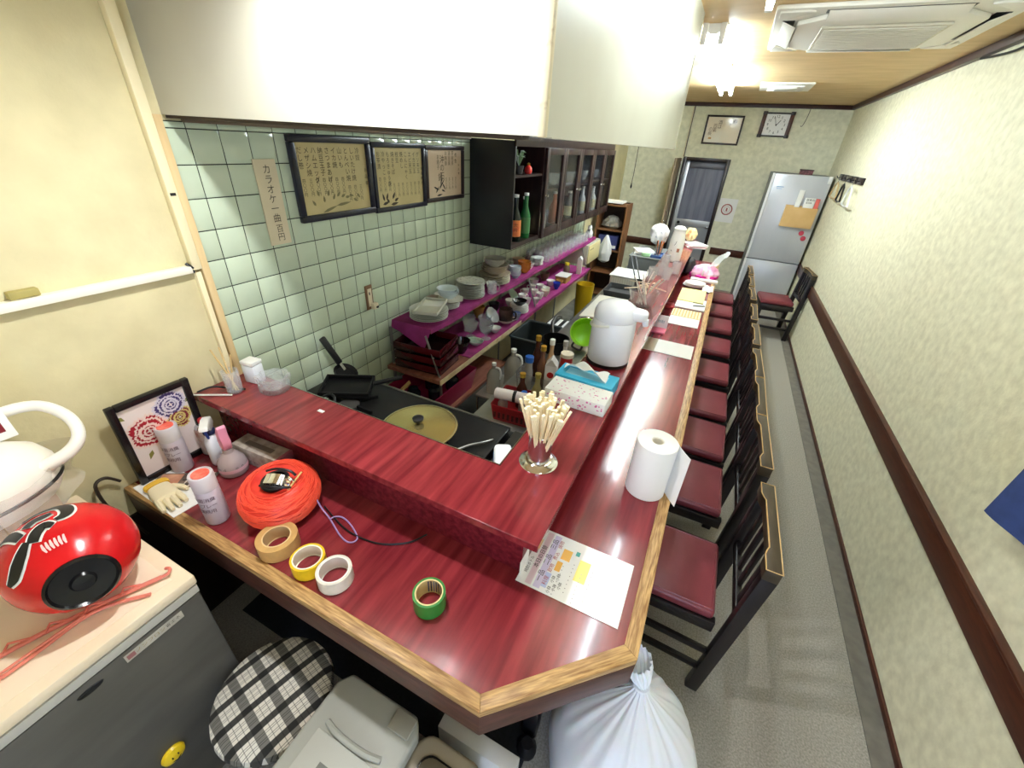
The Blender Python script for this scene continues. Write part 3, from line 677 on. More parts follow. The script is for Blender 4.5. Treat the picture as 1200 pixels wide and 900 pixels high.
tag(MB().box(-1.11, -1.085, .80, .812, ZB, ZB + .003).build('paper_scrap', PAPER, bevel=.001), 'tiny white paper scrap on the red bar top', 'scrap')
# chopstick holder
HX, HY = -.318, .945
t = thing('chopstick_holder', 'brushed steel chopstick holder with a round foot on the bar corner', 'holder', (HX, HY, ZB))
MB().lathe([(.060, 0), (.061, .004), (.056, .009), (.050, .011), (.046, .017), (.041, .019)], 40).build('foot', CHROME, t)
MB().lathe([(.036, .018), (.036, .112), (.038, .115), (.036, .117), (.0335, .116), (.0335, .022), (0, .021)], 36).build('cup', STEEL, t)
SLV = pm('cream_sleeve_wood', (250, 236, 200), .6, col2=(238, 216, 168), scale=12, rand=.08)
cs = None
random.seed(11)
for k in range(60):
    a = random.uniform(0, 2 * PI); r0 = .026 * math.sqrt(random.random()); 
    bxx, byy = r0 * math.cos(a), r0 * math.sin(a)
    lean = 1.45 + random.uniform(-.15, .5)
    tx, ty = bxx * lean * 1.7 + random.uniform(-.006, .006), byy * lean * 1.7 + random.uniform(-.006, .006)
    top = .205 + random.uniform(-.01, .028)
    if cs is None:
        cs = thing('chopsticks', 'pale disposable chopsticks standing in the steel holder', 'chopsticks', group='chopsticks in the steel holder')
        MB().box(-.0045, -.0005, -.003, .003, 0, .2).box(.0005, .0045, -.003, .003, 0, .2).build('stick_pair', SLV, cs, bevel=.0008, seg=1)
        MB().box(-.0052, .0052, -.0036, .0036, .185, .2005).build('end_cap', pm('chop_end', (250, 238, 200), .6), cs)
        o = cs
    else: o = dup(cs)
    d_ = Vector((tx - bxx * .6, ty - byy * .6, top - .024))
    o.location = (HX + bxx * .6, HY + byy * .6, ZB + .024)
    o.rotation_euler = (Vector((0, 0, 1)).rotation_difference(d_.normalized()).to_matrix() @ Matrix.Rotation(random.uniform(0, 3), 3, 'Z')).to_euler()
# tissue boxes
t = thing('tissue_box', 'white tissue box printed with small pink flowers on the bar', 'tissue box', (-.322, 1.348, ZB), -.03)
bx('carton', PAPER, -.12, .12, -.057, .057, 0, .052, t, bevel=.002)
fl = MB(); random.seed(3)
for k in range(42):
    u, v = random.uniform(-.112, .112), random.uniform(-.05, .05)
    n_ = 6; r_ = random.uniform(.002, .005)
    fl.add([(u + r_ * math.cos(2 * PI * q / n_), v + r_ * math.sin(2 * PI * q / n_) * random.uniform(.4, 1), .0525) for q in range(n_)], [list(range(n_))])
    u = random.uniform(-.112, .112); zz = random.uniform(.008, .045)
    fl.add([(u + r_ * math.cos(2 * PI * q / n_), -.0575, zz + r_ * math.sin(2 * PI * q / n_)) for q in range(n_)], [list(range(n_))])
fl.build('flower_print', pm('pink_print', (222, 120, 176), .6), t, recalc=False)['kind'] = 'stuff'
t = thing('tissue_box', 'turquoise blue tissue box with a tissue pulled out, beside the air pot', 'tissue box', (-.328, 1.472, ZB), -.04)
CYAN = pm('cyan_card', (70, 190, 226), .5, col2=(50, 172, 214), scale=4)
bx('carton', CYAN, -.12, .12, -.057, .057, 0, .055, t, bevel=.002)
bx('slot_film', pm('pale_cyan', (150, 216, 236), .4), -.085, .085, -.028, .028, .0552, .0558, t)
MB().grid(16, 7, lambda u, v: (-.095 + .18 * u, -.02 + .05 * v + .012 * math.sin(u * 6), .0575 + .022 * math.sin(PI * u) * (1 - .5 * v) + .012 * math.sin(u * 11 + v * 4) + .012)).build('tissue', PAPER, t, solid=.001)
# air pot
t = thing('air_pot', 'white electric air pot with pouring spout on the raised bar', 'air pot', (-.312, 1.76, ZB))
APM = pm('air_pot_white', (244, 246, 252), .25)
MB().lathe([(.093, 0), (.096, .004), (.097, .016)], 40).build('base_ring', BLACK, t)
MB().lathe([(.093, .0165), (.096, .022), (.096, .16), (.094, .205), (.090, .212)], 40).build('body', APM, t)
hd = MB().lathe([(.091, .2125), (.094, .220), (.093, .245), (.084, .268), (.060, .284), (.025, .290), (0, .291)], 40).build('head', APM, t)
MB().prism([(-.06, -.058), (.075, -.045), (.128, -.030), (.140, 0), (.128, .030), (.075, .045), (-.06, .058)], .225, .268).build('spout', APM, hd, bevel=.012, seg=3)
MB().tube([(.128, 0, .232), (.134, 0, .205)], [.015, .012], 12).build('nozzle', APM, hd)
MB().tube([(.0 + .1 * math.cos(a), .1 * math.sin(a), .205 + .03 * math.cos(a)) for a in [PI * .5 + PI * k / 14 for k in range(15)]], .006, 8).build('carry_handle', WHITE, t)
# tub of straws
SX, SY = -.325, 2.66
CLP = pm('clear_plastic_tub', (240, 242, 242), .12, trans=.9, ior=1.2, alpha=.55)
t = thing('straw_tub', 'clear faceted plastic tub full of straws behind the air pot', 'tub', (SX, SY, ZB))
MB().lathe([(.06, 0), (.065, .003), (.098, .10), (.094, .102), (.061, .008), (0, .006)], 8).build('bowl', CLP, t, angle=20)
random.seed(5)
for k in range(16):
    a = random.uniform(0, 2 * PI); L_ = random.uniform(.15, .21); r_ = random.uniform(.03, .11)
    pk = k % 4 == 1
    tag(MB().tube([(SX + .03 * math.cos(a + 2), SY + .03 * math.sin(a + 2), ZB + .014), (SX + r_ * math.cos(a), SY + r_ * math.sin(a), ZB + L_)], .0032, 6).build('straw', pm('pink_straw', (236, 176, 166), .4) if pk else pm('white_straw', (240, 232, 222), .4)),
        'pink drinking straw in the clear tub' if pk else 'white drinking straw in the clear tub', 'straw', 'pink straws in the tub' if pk else 'white straws in the tub')
for k in range(5):
    a = k * 1.3
    tag(MB().tube([(SX + .05 * math.cos(a), SY + .05 * math.sin(a), ZB + .108 + .006 * k), (SX + .0, SY + .02, ZB + .115 + .006 * k), (SX - .13 * math.cos(a + .5), SY - .13 * math.sin(a + .5), ZB + .108 + .004 * k)], .0032, 6).build('straw', pm('cream_straw', (246, 228, 196), .4)), 'cream straw lying across the clear tub', 'straw', 'straws lying across the tub')
for k, (ax, ay) in enumerate(((-.44, 3.02), (-.415, 3.05))):
    tag(MB().bar((ax + .02, ay - .02, ZB + .002), (ax - .10, ay + .20, ZB + .17), .007, .007).build('black_chopstick', BLACK), ('left' if k == 0 else 'right') + ' black chopstick leaning by the bar straws', 'chopstick', 'black chopsticks on the bar')
bxh = thing('stick_stand', 'small dark cup holding two black chopsticks on the bar', 'cup', (-.42, 3.02, ZB)); 
MB().lathe([(.026, 0), (.03, .06), (.027, .06), (.024, .006), (0, .005)], 16).build('cup', pm('smoky_cup', (60, 56, 54), .3), bxh)
gp = None
for k, (gx, gy, nm) in enumerate(((-.275, 3.36, 'nearest right'), (-.235, 3.60, 'rightmost'), (-.345, 3.80, 'furthest'), (-.372, 3.30, 'leftmost'), (-.33, 3.47, 'middle'))):
    if gp is None:
        gp = thing('tumbler_glass', '', 'glass')
        MB().lathe([(.028, 0), (.031, .004), (.036, .10), (.0345, .10), (.029, .010), (0, .008)], 20).build('glass_wall', GLASS, gp); o = gp
    else: o = dup(gp)
    o.location = (gx, gy, ZB); o['label'] = nm + ' clear tumbler of the group on the far bar'; o['group'] = 'clear tumblers on the bar'
t = thing('tall_jug', 'tall white plastic jug with faint markings at the far end of the bar', 'jug', (-.312, 4.09, ZB), .1)
MB().lathe([(.052, 0), (.06, .006), (.062, .18), (.055, .22), (.05, .26)], 24).build('body', pm('jug_white', (248, 246, 242), .35), t)
MB().lathe([(.053, .2602), (.054, .28), (.03, .30), (0, .302)], 24).build('cap', WHITE, t)
join_text([('ﾉ', .05, MY(-.012, -.0625, .16), False, 1), ('、', .05, MY(-.02, -.0625, .11), False, 1)], pm('grey_print', (120, 112, 120), .6), t)
bx('print_patch', pm('rust_print', (190, 120, 96), .6), .01, .032, -.0624, -.0585, .09, .12, t)
# far clutter on and behind the bar
WTZ = .72
t = thing('magazine_stack', 'pile of white magazines and flyers at the far end of the bar', 'magazines', (-.20, 4.93, ZB), .3)
for k, c_ in enumerate(((240, 238, 236), (206, 150, 156), (244, 242, 240), (226, 222, 226))):
    MB().box(-.09, .09, -.12, .12, .009 * k, .009 * k + .0085, M=Matrix.Rotation(.12 * k, 4, 'Z')).build('magazine', pm('mag%d' % k, c_, .5), t, bevel=.001)
t = thing('snack_packet', 'crumpled cream and orange snack packet on top of the magazine pile', 'packet', (-.265, 5.02, ZB + .036))
MB().lathe(fine([(.02, 0), (.055, .03), (.06, .07), (.045, .11), (.03, .13), (0, .132)], 20), 40, wob=crumple(.12, 5)).build('bag', pm('cream_packet', (246, 222, 166), .4, col2=(232, 150, 90), scale=14, ramp=(.3, .5)), t)
t = thing('crumpled_bag', 'crumpled white printed plastic bag standing behind the pen cup', 'bag', (-.565, 4.84, .985))
MB().lathe(fine([(.03, 0), (.075, .03), (.095, .09), (.09, .15), (.06, .19), (.02, .21), (0, .212)], 30), 60, wob=crumple(.12, 8)).build('film', pm('white_print_film', (244, 244, 246), .35, col2=(170, 176, 190), scale=26, ramp=(.3, .42)), t)
t = thing('grey_crate', 'grey plastic crate topped with papers behind the far bar', 'crate', (-.60, 4.62, WTZ))
GREYP = pm('grey_plastic', (104, 108, 108), .5)
MB().box(-.15, .165, -.27, .30, 0, .20).build('tub', GREYP, t, bevel=.012)
MB().box(-.155, .17, -.275, .305, .2005, .215).build('lid', pm('grey_lid', (122, 126, 124), .5), t, bevel=.005)
t = thing('paper_pack', 'white paper packs lying on the grey crate', 'papers', (-.64, 4.55, WTZ + .2155), .15)
for k in range(3): MB().box(-.10, .08, -.12, .10, .011 * k, .011 * k + .0105, M=Matrix.Rotation(.15 * k, 4, 'Z')).build('pack', pm('pack%d' % k, [(246, 246, 246), (238, 230, 228), (250, 248, 244)][k], .5), t, bevel=.002)
tag(MB().lathe([(.03, 0), (.035, .01), (.03, .03), (.0, .035)], 14, o=(-.60, 4.40, WTZ + .2155), sx=1.3).build('green_wrap', pm('pale_green', (178, 224, 168), .5)), 'pale green wrapped item on the grey crate', 'wrap')
t = thing('blue_tray', 'blue plastic tray under the pen cup on the grey crate', 'tray', (-.50, 4.47, WTZ + .2155))
MB().box(-.05, .055, -.10, .10, 0, .006).box(-.05, -.045, -.10, .10, .006, .022).box(.05, .055, -.10, .10, .006, .022).box(-.045, .05, -.10, -.095, .006, .022).box(-.045, .05, .095, .10, .006, .022).build('tray', pm('tray_blue', (60, 92, 150), .4), t)
t = thing('pen_cup', 'clear pen cup with orange pens on the grey crate', 'cup', (-.50, 4.50, WTZ + .223))
MB().lathe([(.034, 0), (.038, .09), (.036, .09), (.032, .005), (0, .004)], 16).build('cup', CLP, t)
for k in range(5):
    a = k * 1.25
    tag(MB().tube([(-.50 + .014 * math.cos(a), 4.50 + .014 * math.sin(a), WTZ + .230), (-.50 + .034 * math.cos(a), 4.50 + .034 * math.sin(a), WTZ + .36)], .005, 8).build('pen', pm('orange_pen', (226, 122, 44), .4) if k < 3 else BLACK), 'orange pen in the clear cup' if k < 3 else 'black pen in the clear cup', 'pen', 'orange pens in the cup' if k < 3 else 'black pens in the cup')
t = thing('dish_basin', 'white ribbed plastic basin behind the bar glasses', 'basin', (-.655, 4.06, WTZ))
b = MB().prism([(-.15, -.16), (.15, -.16), (.16, -.15), (.16, .15), (.15, .16), (-.15, .16), (-.16, .15), (-.16, -.15)], 0, .10); b.build('tub', pm('basin_white', (236, 232, 218), .4), t, bevel=.008)
for k in range(14):
    MB().box(-.14 + k * .0215 - .004, -.14 + k * .0215 + .004, -.164, -.160, .005, .09).build('rib', pm('basin_rib', (224, 218, 200), .4), t)
MB().box(-.168, .168, -.168, .168, .1003, .112).build('lid', pm('lid_white', (246, 246, 240), .35), t, bevel=.006)

# ================================================================== ON THE LOWER COUNTER (right leg)
t = thing('paper_roll', 'white kitchen paper roll with a loose flap standing on the counter', 'paper roll', (.003, 1.245, ZC + .001), .6)
def spiral(u, v):
    a = u * 4 * PI; r = .030 + .012 * (a / (2 * PI)) ** 0 + .0
    return (0, 0, 0)
MB().lathe([(.022, 0), (.068, 0), (.07, .002), (.07, .218), (.068, .22), (.022, .22), (.020, .21), (.020, .01)], 40, cap0=False, cap1=False).build('roll', PAPER, t)
MB().lathe([(.021, .002), (.021, .2185), (.0185, .2185), (.0185, .002)], 20, cap0=False, cap1=False).build('core', pm('roll_core', (240, 234, 222), .7), t)
MB().grid(8, 5, lambda u, v: (.0705 * math.cos(-.3 - .5 * u) + .018 * u * u, .0705 * math.sin(-.3 - .5 * u) - .05 * u * u, .002 + .216 * v)).build('flap', PAPER, t, solid=.0012)
mn = tag(MB().box(-.258, .038, .683, .893, ZC + .001, ZC + .0022).build('menu_sheet', pm('laminated_white', (250, 250, 250), .12, coat=.5)), 'laminated white menu sheet with coloured print at the counter corner', 'menu')
zt = ZC + .0026
RP = pm('crimson_print', (176, 40, 72), .5)
for nm, x0, x1, y0, y1, c_ in (('pink_band', -.232, -.214, .69, .885, (236, 214, 226)), ('lilac_band', -.208, -.188, .69, .885, (216, 206, 232)), ('yellow_patch', -.172, -.155, .765, .80, (240, 180, 70)), ('yellow_patch', -.168, -.140, .81, .85, (248, 236, 130)),
                               ('sun_patch', -.112, -.078, .76, .835, (248, 232, 120)), ('teal_dot', -.13, -.118, .842, .858, (70, 170, 160)), ('blue_box', -.188, -.172, .70, .75, (196, 206, 240))):
    bx(nm, pm('print_' + nm, c_, .3), x0, x1, y0, y1, ZC + .0022, ZC + .0024, mn)
join_text([('本日の日替', .017, MZ(-.223, .79, zt, PI / 2), False, 1), ('一品　二品　三品', .020, MZ(-.200, .79, zt, PI / 2), False, 1), ('焼酎ボトル', .012, MZ(-.243, .75, zt, PI / 2), False, 1)] +
          [('小鉢', .012, MZ(-.163 + .012 * (k % 3), .70 + .012 * k, zt, PI / 2), False, 1) for k in range(5)], INK, mn)
join_text([('料理　飲物　煮込　焼物', .015, MZ(-.181, .79, zt, PI / 2), False, 1)], RP, mn, 'red_lettering')
join_text([('・・・・・・・・', .014, MZ(-.15 + .028 * k, .74 + .02 * (k % 2), zt, PI / 2), False, 1) for k in range(6)] + [('三五〇円', .008, MZ(-.04, .80, zt, PI / 2), False, 1), ('四五〇円', .008, MZ(-.02, .75, zt, PI / 2), False, 1), ('五〇〇円', .008, MZ(.0, .84, zt, PI / 2), False, 1)], pm('grey_ink', (150, 140, 150), .5), mn, 'small_print')
tag(MB().box(-.2545, -.2535, .70, .765, ZC + .002, ZC + .06).build('leaflet', PAPER), 'small white leaflet propped against the riser behind the menu sheet', 'leaflet')
# papers further along
s1 = tag(MB().prism([(-.243, 2.49), (.052, 2.487), (.052, 2.70), (-.24, 2.70)], ZC + .0015, ZC + .003).build('plastic_sleeve', pm('sleeve_white', (246, 246, 242), .15, coat=.4)), 'clear plastic sleeve sheet lying across the counter past the paper roll', 'sleeve')
MB().prism([(-.24, 2.495), (-.17, 2.495), (-.17, 2.695), (-.238, 2.695)], ZC + .0031, ZC + .0035).build('grey_print', pm('olive_print', (176, 168, 150), .5), s1)
t = thing('pink_card', 'pink and white card stand against the riser of the counter', 'card', (-.195, 2.80, ZC + .001))
bx('pink_base', pm('pink_card', (240, 128, 160), .5), -.045, .045, 0, .09, 0, .012, t, bevel=.002)
MB().box(-.045, .045, .09, .10, 0, .10).build('white_card', PAPER, t, bevel=.001)
join_text([('焼酎', .024, MY(0, .0898, .055), False, 1)], pm('teal_ink', (90, 160, 170), .5), t)
tag(MB().box(-.165, .045, 3.05, 3.24, ZC + .001, ZC + .003, M=None).build('white_sheet', PAPER), 'blank white sheet on the counter in front of the striped mat', 'paper')
mt_ = tag(MB().box(-.165, .045, 3.235, 3.41, ZC + .0032, ZC + .008).build('striped_mat', pm('mat_cream', (240, 226, 180), .6)), 'cream mat with ochre stripes on the counter', 'mat')
for k in range(9): bx('stripe', pm('mat_ochre', (206, 168, 96), .6), -.155 + k * .022, -.147 + k * .022, 3.24, 3.405, ZC + .008, ZC + .0088, mt_)
t = thing('red_pouch', 'small dark red folded pouch beside the riser', 'pouch', (-.20, 3.44, ZC + .001), .2)
MB().box(-.035, .035, -.05, .05, 0, .014).build('body', pm('pouch_red', (164, 36, 44), .5), t, bevel=.005)
MB().box(-.036, .036, -.02, .051, .0141, .018).build('flap', pm('pouch_red2', (148, 30, 40), .5), t, bevel=.001)
tag(MB().box(-.165, .06, 3.45, 3.73, ZC + .001, ZC + .012).build('paper_stack', PAPER, bevel=.001), 'thick stack of white papers under the yellow pad', 'papers')
yp = thing('yellow_pad', 'pale yellow notepad on the white paper stack', 'notepad', (-.06, 3.80, ZC + .0125), 0)
bx('pad', pm('pad_yellow', (250, 240, 160), .6), -.105, .10, -.18, .20, 0, .008, yp, bevel=.001)
bx('binding', pm('pad_binding', (190, 180, 120), .6), .02, .10, -.19, -.181, 0, .009, yp)
tag(MB().bar((-.03, 3.52, ZC + .0165), (.055, 3.56, ZC + .0165), .008, .008).build('grey_pen', pm('pen_grey', (90, 92, 96), .4)), 'grey pen lying on the white paper stack', 'pen')
pl0 = None
for k in range(4):
    if pl0 is None:
        pl0 = tag(MB().lathe([(.045, 0), (.05, .002), (.09, .012), (.092, .014), (.088, .0155), (.05, .006), (0, .005)], 28).build('side_plate', pm('plate_pink_white', (244, 236, 232), .25, col2=(226, 190, 190), scale=30, ramp=(.25, .4))), 'white patterned plate in the small stack on the far counter', 'plate', 'plates stacked on the far counter'); o = pl0
    else: o = dup(pl0)
    o.location = (-.085 + .004 * k, 4.17, ZC + .001 + .008 * k)
tag(MB().grid(8, 8, lambda u, v: (-.0 + .09 * u, 4.03 + .2 * v, ZC + .006 + .012 * math.sin(5 * u + 3 * v) ** 2)).build('paper_napkin', PAPER, solid=.001), 'crumpled white paper napkin hanging over the oak edge', 'napkin')
t = thing('pink_bag', 'pink and clear plastic bag with magenta contents on the far counter', 'bag', (-.02, 4.55, ZC + .001))
MB().lathe(fine([(.06, 0), (.115, .02), (.125, .06), (.10, .10), (.05, .13), (.0, .14)], 25), 60, wob=crumple(.10, 3)).build('bag_body', pm('bag_pink', (250, 208, 226), .3, col2=(238, 140, 192), scale=14, ramp=(.3, .6)), t, angle=60)
MB().lathe([(.10, .0), (.13, .012), (.132, .04), (.10, .05)], 22, wob=lambda a, v: 1 + .07 * math.sin(6 * a)).build('magenta_cloth', pm('magenta_cloth', (220, 30, 150), .6), t)
MB().grid(12, 10, lambda u, v: (.02 + .13 * u + .02 * math.sin(5 * v), -.06 + .12 * v, .10 + .20 * u * (.6 + .4 * math.sin(v * 3)) + .02 * math.sin(9 * u + 4 * v))).build('handle_film', film('bag_film', (236, 240, 236), .45), t, solid=.001)
MB().tube([(-.02, -.13, .05), (-.015, -.125, .10), (-.01, -.05, .13)], .006, 6).build('tie', WHITE, t)
tag(MB().box(-.13, .115, 4.36, 4.44, ZC + .001, ZC + .026).build('white_tray', WHITE, bevel=.006), 'white foam tray edge in front of the pink bag', 'tray')
t = thing('black_pouch', 'black bag lying beside the riser at the far counter', 'bag', (-.185, 4.68, ZC + .001))
MB().lathe([(.04, 0), (.06, .02), (.06, .08), (.045, .13), (.02, .15), (0, .152)], 18, sy=1.9, wob=lambda a, v: 1 + .06 * math.sin(3 * a + 4 * v)).build('body', pm('black_nylon', (30, 28, 34), .6), t)

# ================================================================== LOWER COUNTER, NEAR LEG
zc = ZC + .0012
tp = None
for nm, x, y, r, h, c1, c2, lab in (('tan', -.925, .448, .056, .046, (206, 164, 100), (222, 196, 146), 'large roll of tan packing tape beside the red string ball'),
                             ('yellow', -.795, .443, .046, .042, (236, 196, 30), (246, 240, 220), 'yellow tape roll between the tan and the white rolls'),
                             ('white', -.700, .448, .047, .044, (232, 226, 210), (244, 240, 232), 'white tape roll beside the yellow roll'),
                             ('green', -.430, .512, .043, .052, (44, 132, 52), (228, 208, 150), 'green tape roll standing alone on the red counter')):
    t = thing('tape_roll', lab, 'tape', (x, y, zc), 0, 'tape rolls on the counter')
    ri = r - (.019 if nm == 'tan' else .008)
    MB().lathe([(ri + .002, 0), (r, 0), (r, h), (ri + .002, h)], 40, cap0=False, cap1=False).build('tape', pm('tape_' + nm, c1, .35, col2=tuple(int(v * .93) for v in c1), scale=40), t)
    MB().lathe([(ri - .0015, -.0003), (ri + .002, -.0003), (ri + .002, h + .0006), (ri - .0015, h + .0006)], 40, cap0=False, cap1=False).build('core', pm('core_' + nm, c2, .7), t)
    if nm == 'green':
        for k in range(7):
            a = .9 + .22 * k
            MB().grid(3, 2, lambda u, v: ((ri - .0018) * math.cos(a + .1 * u), (ri - .0018) * math.sin(a + .1 * u), .004 + (h - .008) * v)).build('core_print', pm('core_blue%d' % (k % 3), [(60, 76, 110), (150, 160, 180), (40, 50, 70)][k % 3], .5), t)
# string ball
bl = thing('string_ball', 'red-orange ball of plastic string with a black core on the counter', 'string', (-1.045, .565, zc), rot=(.10, .06, 0))
STR = pm('red_string', (240, 70, 52), .35, col2=(216, 48, 38), scale=30, stretch=(1, 1, 6))
prof = [(.055, .0)] + [(.062 + .056 * math.sin(PI * k / 12) , .065 - .065 * math.cos(PI * k / 12)) for k in range(0, 12)] + [(.052, .122), (.040, .118), (.038, .03)]
MB().lathe(prof, 44, cap1=False).build('wound_string', STR, bl)
sb = MB(); random.seed(2)
for k in range(70):
    v = random.uniform(.12, .95); tl = random.uniform(-.012, .012); ph = random.uniform(0, 6)
    def P(a, vv): 
        return .0635 + .056 * math.sin(PI * vv), .065 - .065 * math.cos(PI * vv)
    pts = []
    for q in range(26):
        a = 2 * PI * q / 26
        vv = min(.97, max(.06, v + .12 * math.sin(a + ph) + tl))
        r_, z_ = P(a, vv); pts.append((r_ * math.cos(a), r_ * math.sin(a), z_))
    sb.tube(pts, .0013, 4, closed=True)
st_ = sb.build('strands', pm('red_string2', (250, 92, 66), .35), bl); st_['kind'] = 'stuff'
MB().lathe([(.034, .05), (.0375, .05), (.039, .126), (.042, .128), (.034, .129)], 30, cap0=False, cap1=False).build('black_core', BLACK, bl)
cl = thing('metal_clip', 'chrome spring clip with black grips lying in the string ball', 'clip', (-1.015, .555, ZC + .135), .5, rot=(.35, .2, .5))
MB().grid(10, 4, lambda u, v: (-.045 + .075 * u, -.016 + .032 * v, .012 * math.sin(PI * u))).build('jaw', CHROME, cl, solid=.0018)
MB().grid(10, 4, lambda u, v: (-.045 + .075 * u, -.016 + .032 * v, -.004 - .010 * math.sin(PI * u))).build('jaw', CHROME, cl, solid=.0018)
MB().tube([(.03 + .017 * math.cos(a), 0, .003 + .017 * math.sin(a)) for a in [2 * PI * k / 20 for k in range(20)]], .0035, 6, closed=True).build('spring', STEEL, cl)
MB().bar((.035, -.03, .01), (.055, .03, .02), .005, .004).build('pin', pm('brass', (214, 190, 130), .3, metal=.8), cl)
MB().tube([(-.05, -.025, .0), (-.02, -.03, .015), (.02, -.028, .018), (.04, -.02, .01)], .004, 6).build('grip', BLACK, cl)
MB().tube([(-.05, .025, .0), (-.02, .03, .015), (.02, .028, .018), (.04, .02, .01)], .004, 6).build('grip', BLACK, cl)
tag(MB().tube([(-.985, .575, ZC + .128), (-.955, .60, ZC + .10), (-.92, .60, ZC + .03), (-.885, .595, ZC + .004), (-.86, .585, ZC + .004), (-.80, .560, ZC + .004), (-.762, .553, ZC + .004), (-.745, .565, ZC + .004), (-.752, .582, ZC + .004), (-.80, .605, ZC + .004), (-.845, .615, ZC + .004), (-.868, .605, ZC + .005), (-.872, .588, ZC + .008)], .0024, 6).build('cord_loop', pm('lilac_cord', (176, 150, 206), .5)), 'lilac cord loop trailing from the string ball', 'cord')
tag(MB().tube([(-.93, .62, ZC + .006), (-.88, .605, ZC + .004), (-.80, .585, ZC + .004), (-.72, .585, ZC + .004), (-.66, .60, ZC + .004), (-.60, .64, ZC + .004), (-.57, .69, ZC + .004)], .0028, 6).build('loose_cable', BLACK), 'thin black cord on the counter behind the string ball', 'cord')
# spray cans
SPR = pm('spray_can_white', (226, 222, 220), .3, col2=(214, 208, 212), scale=8)
SPL = pm('spray_label', (206, 198, 208), .35)
def spray(x, y, lab, tilt=(0, 0)):
    t = thing('spray_can', lab, 'spray can', (x, y, zc), 0, 'white spray cans')
    MB().lathe([(.030, 0), (.0325, .004), (.0325, .125), (.031, .132)], 32).build('can_body', SPL, t)
    cap = MB().lathe([(.0315, .1325), (.0325, .136), (.0325, .183), (.031, .187), (.0285, .188), (.027, .184), (0, .183)], 32).build('cap', SPR, t)
    MB().lathe([(.0235, .1835), (.0235, .1865), (.0, .187)], 28).build('red_disc', pm('coral_disc', (232, 88, 70), .5, col2=(240, 130, 110), scale=60), cap)
    for row, (s, z) in enumerate((('除菌消臭', .105), ('スプレー', .082), ('業務用', .060))):
        pm_ = []
        for k, ch in enumerate(s):
            a = -.95 + (k - (len(s) - 1) / 2) * .46
            M_ = Matrix.Rotation(a + PI / 2, 4, 'Z') @ MY(0, -.0328, z)
            pm_.append((ch, .0165, M_, False, 1))
        join_text(pm_, pm('plum_ink', (92, 58, 74), .5), t)
    return t
spray(-1.182, .432, 'white spray can with red cap disc at the front of the counter')
spray(-1.508, .515, 'white spray can with red cap disc in front of the peony picture')
t = thing('small_can', 'small silver-topped spray tin behind the white trigger bottle', 'can', (-1.515, .622, zc))
MB().lathe([(.028, 0), (.030, .003), (.030, .105), (.027, .112)], 26).build('tin', pm('tin_print', (206, 196, 184), .35, col2=(150, 96, 72), scale=14, ramp=(.3, .45)), t)
MB().lathe([(.028, .1125), (.026, .118), (.022, .122), (.012, .124), (.012, .13), (0, .131)], 22).build('collar', STEEL, t)
MB().lathe([(.010, .1312), (.010, .145), (.006, .150), (0, .151)], 14).build('red_nozzle', pm('red_plastic', (196, 40, 50), .4), t)
t = thing('trigger_bottle', 'white trigger spray bottle with navy collar on the counter', 'spray bottle', (-1.435, .60, zc), -.7)
MB().lathe([(.030, 0), (.033, .006), (.033, .09), (.024, .115), (.016, .125)], 26, sy=.75).build('bottle', pm('bottle_white', (238, 240, 244), .35), t)
MB().lathe([(.017, .1255), (.019, .128), (.019, .140), (.016, .142)], 20).build('collar', NAVY, t)
hd = MB().prism([(-.038, .150), (-.03, .180), (.0, .186), (.045, .178), (.052, .165), (.02, .160), (.014, .1425), (-.014, .1425)], -.014, .014, M=Matrix(((1, 0, 0, 0), (0, 0, 1, 0), (0, 1, 0, 0), (0, 0, 0, 1)))).build('head', WHITE, t, bevel=.005)
MB().tube([(.032, 0, .162), (.034, 0, .145), (.026, 0, .122)], [.005, .005, .004], 8).build('trigger', pm('blue_trigger', (48, 74, 150), .4), hd)
t = thing('trigger_bottle', 'round clear plastic spray bottle with a pink trigger', 'spray bottle', (-1.338, .592, zc), -.2)
MB().lathe([(.040, 0), (.045, .006), (.046, .03), (.042, .055), (.026, .078), (.017, .088), (.016, .105)], 32).build('bottle', pm('milky_clear', (226, 214, 214), .25, trans=.35, col2=(214, 196, 198), scale=10), t)
PINK = pm('pink_trigger', (242, 158, 184), .4)
hd = MB().prism([(-.02, .105), (-.024, .135), (-.014, .175), (.012, .205), (.020, .198), (.014, .165), (.024, .14), (.016, .1055)], -.014, .014, M=Matrix(((1, 0, 0, 0), (0, 0, 1, 0), (0, 1, 0, 0), (0, 0, 0, 1)))).build('head', PINK, t, bevel=.004)
MB().tube([(-.024, 0, .13), (-.040, 0, .112), (-.042, 0, .085)], .0045, 8).build('trigger', pm('red_lever', (196, 44, 52), .4), hd)
MB().lathe([(.0466, .022), (.0468, .028), (.0464, .036)], 32, cap0=False, cap1=False).build('pink_band', pm('pink_band', (226, 186, 196), .4), t)
join_text([(ch, .017, Matrix.Rotation(.3 + k * .4, 4, 'Z') @ MY(0, -.047, .042), False, 1) for k, ch in enumerate('md on')], pm('grey_ink2', (70, 66, 70), .5), t)
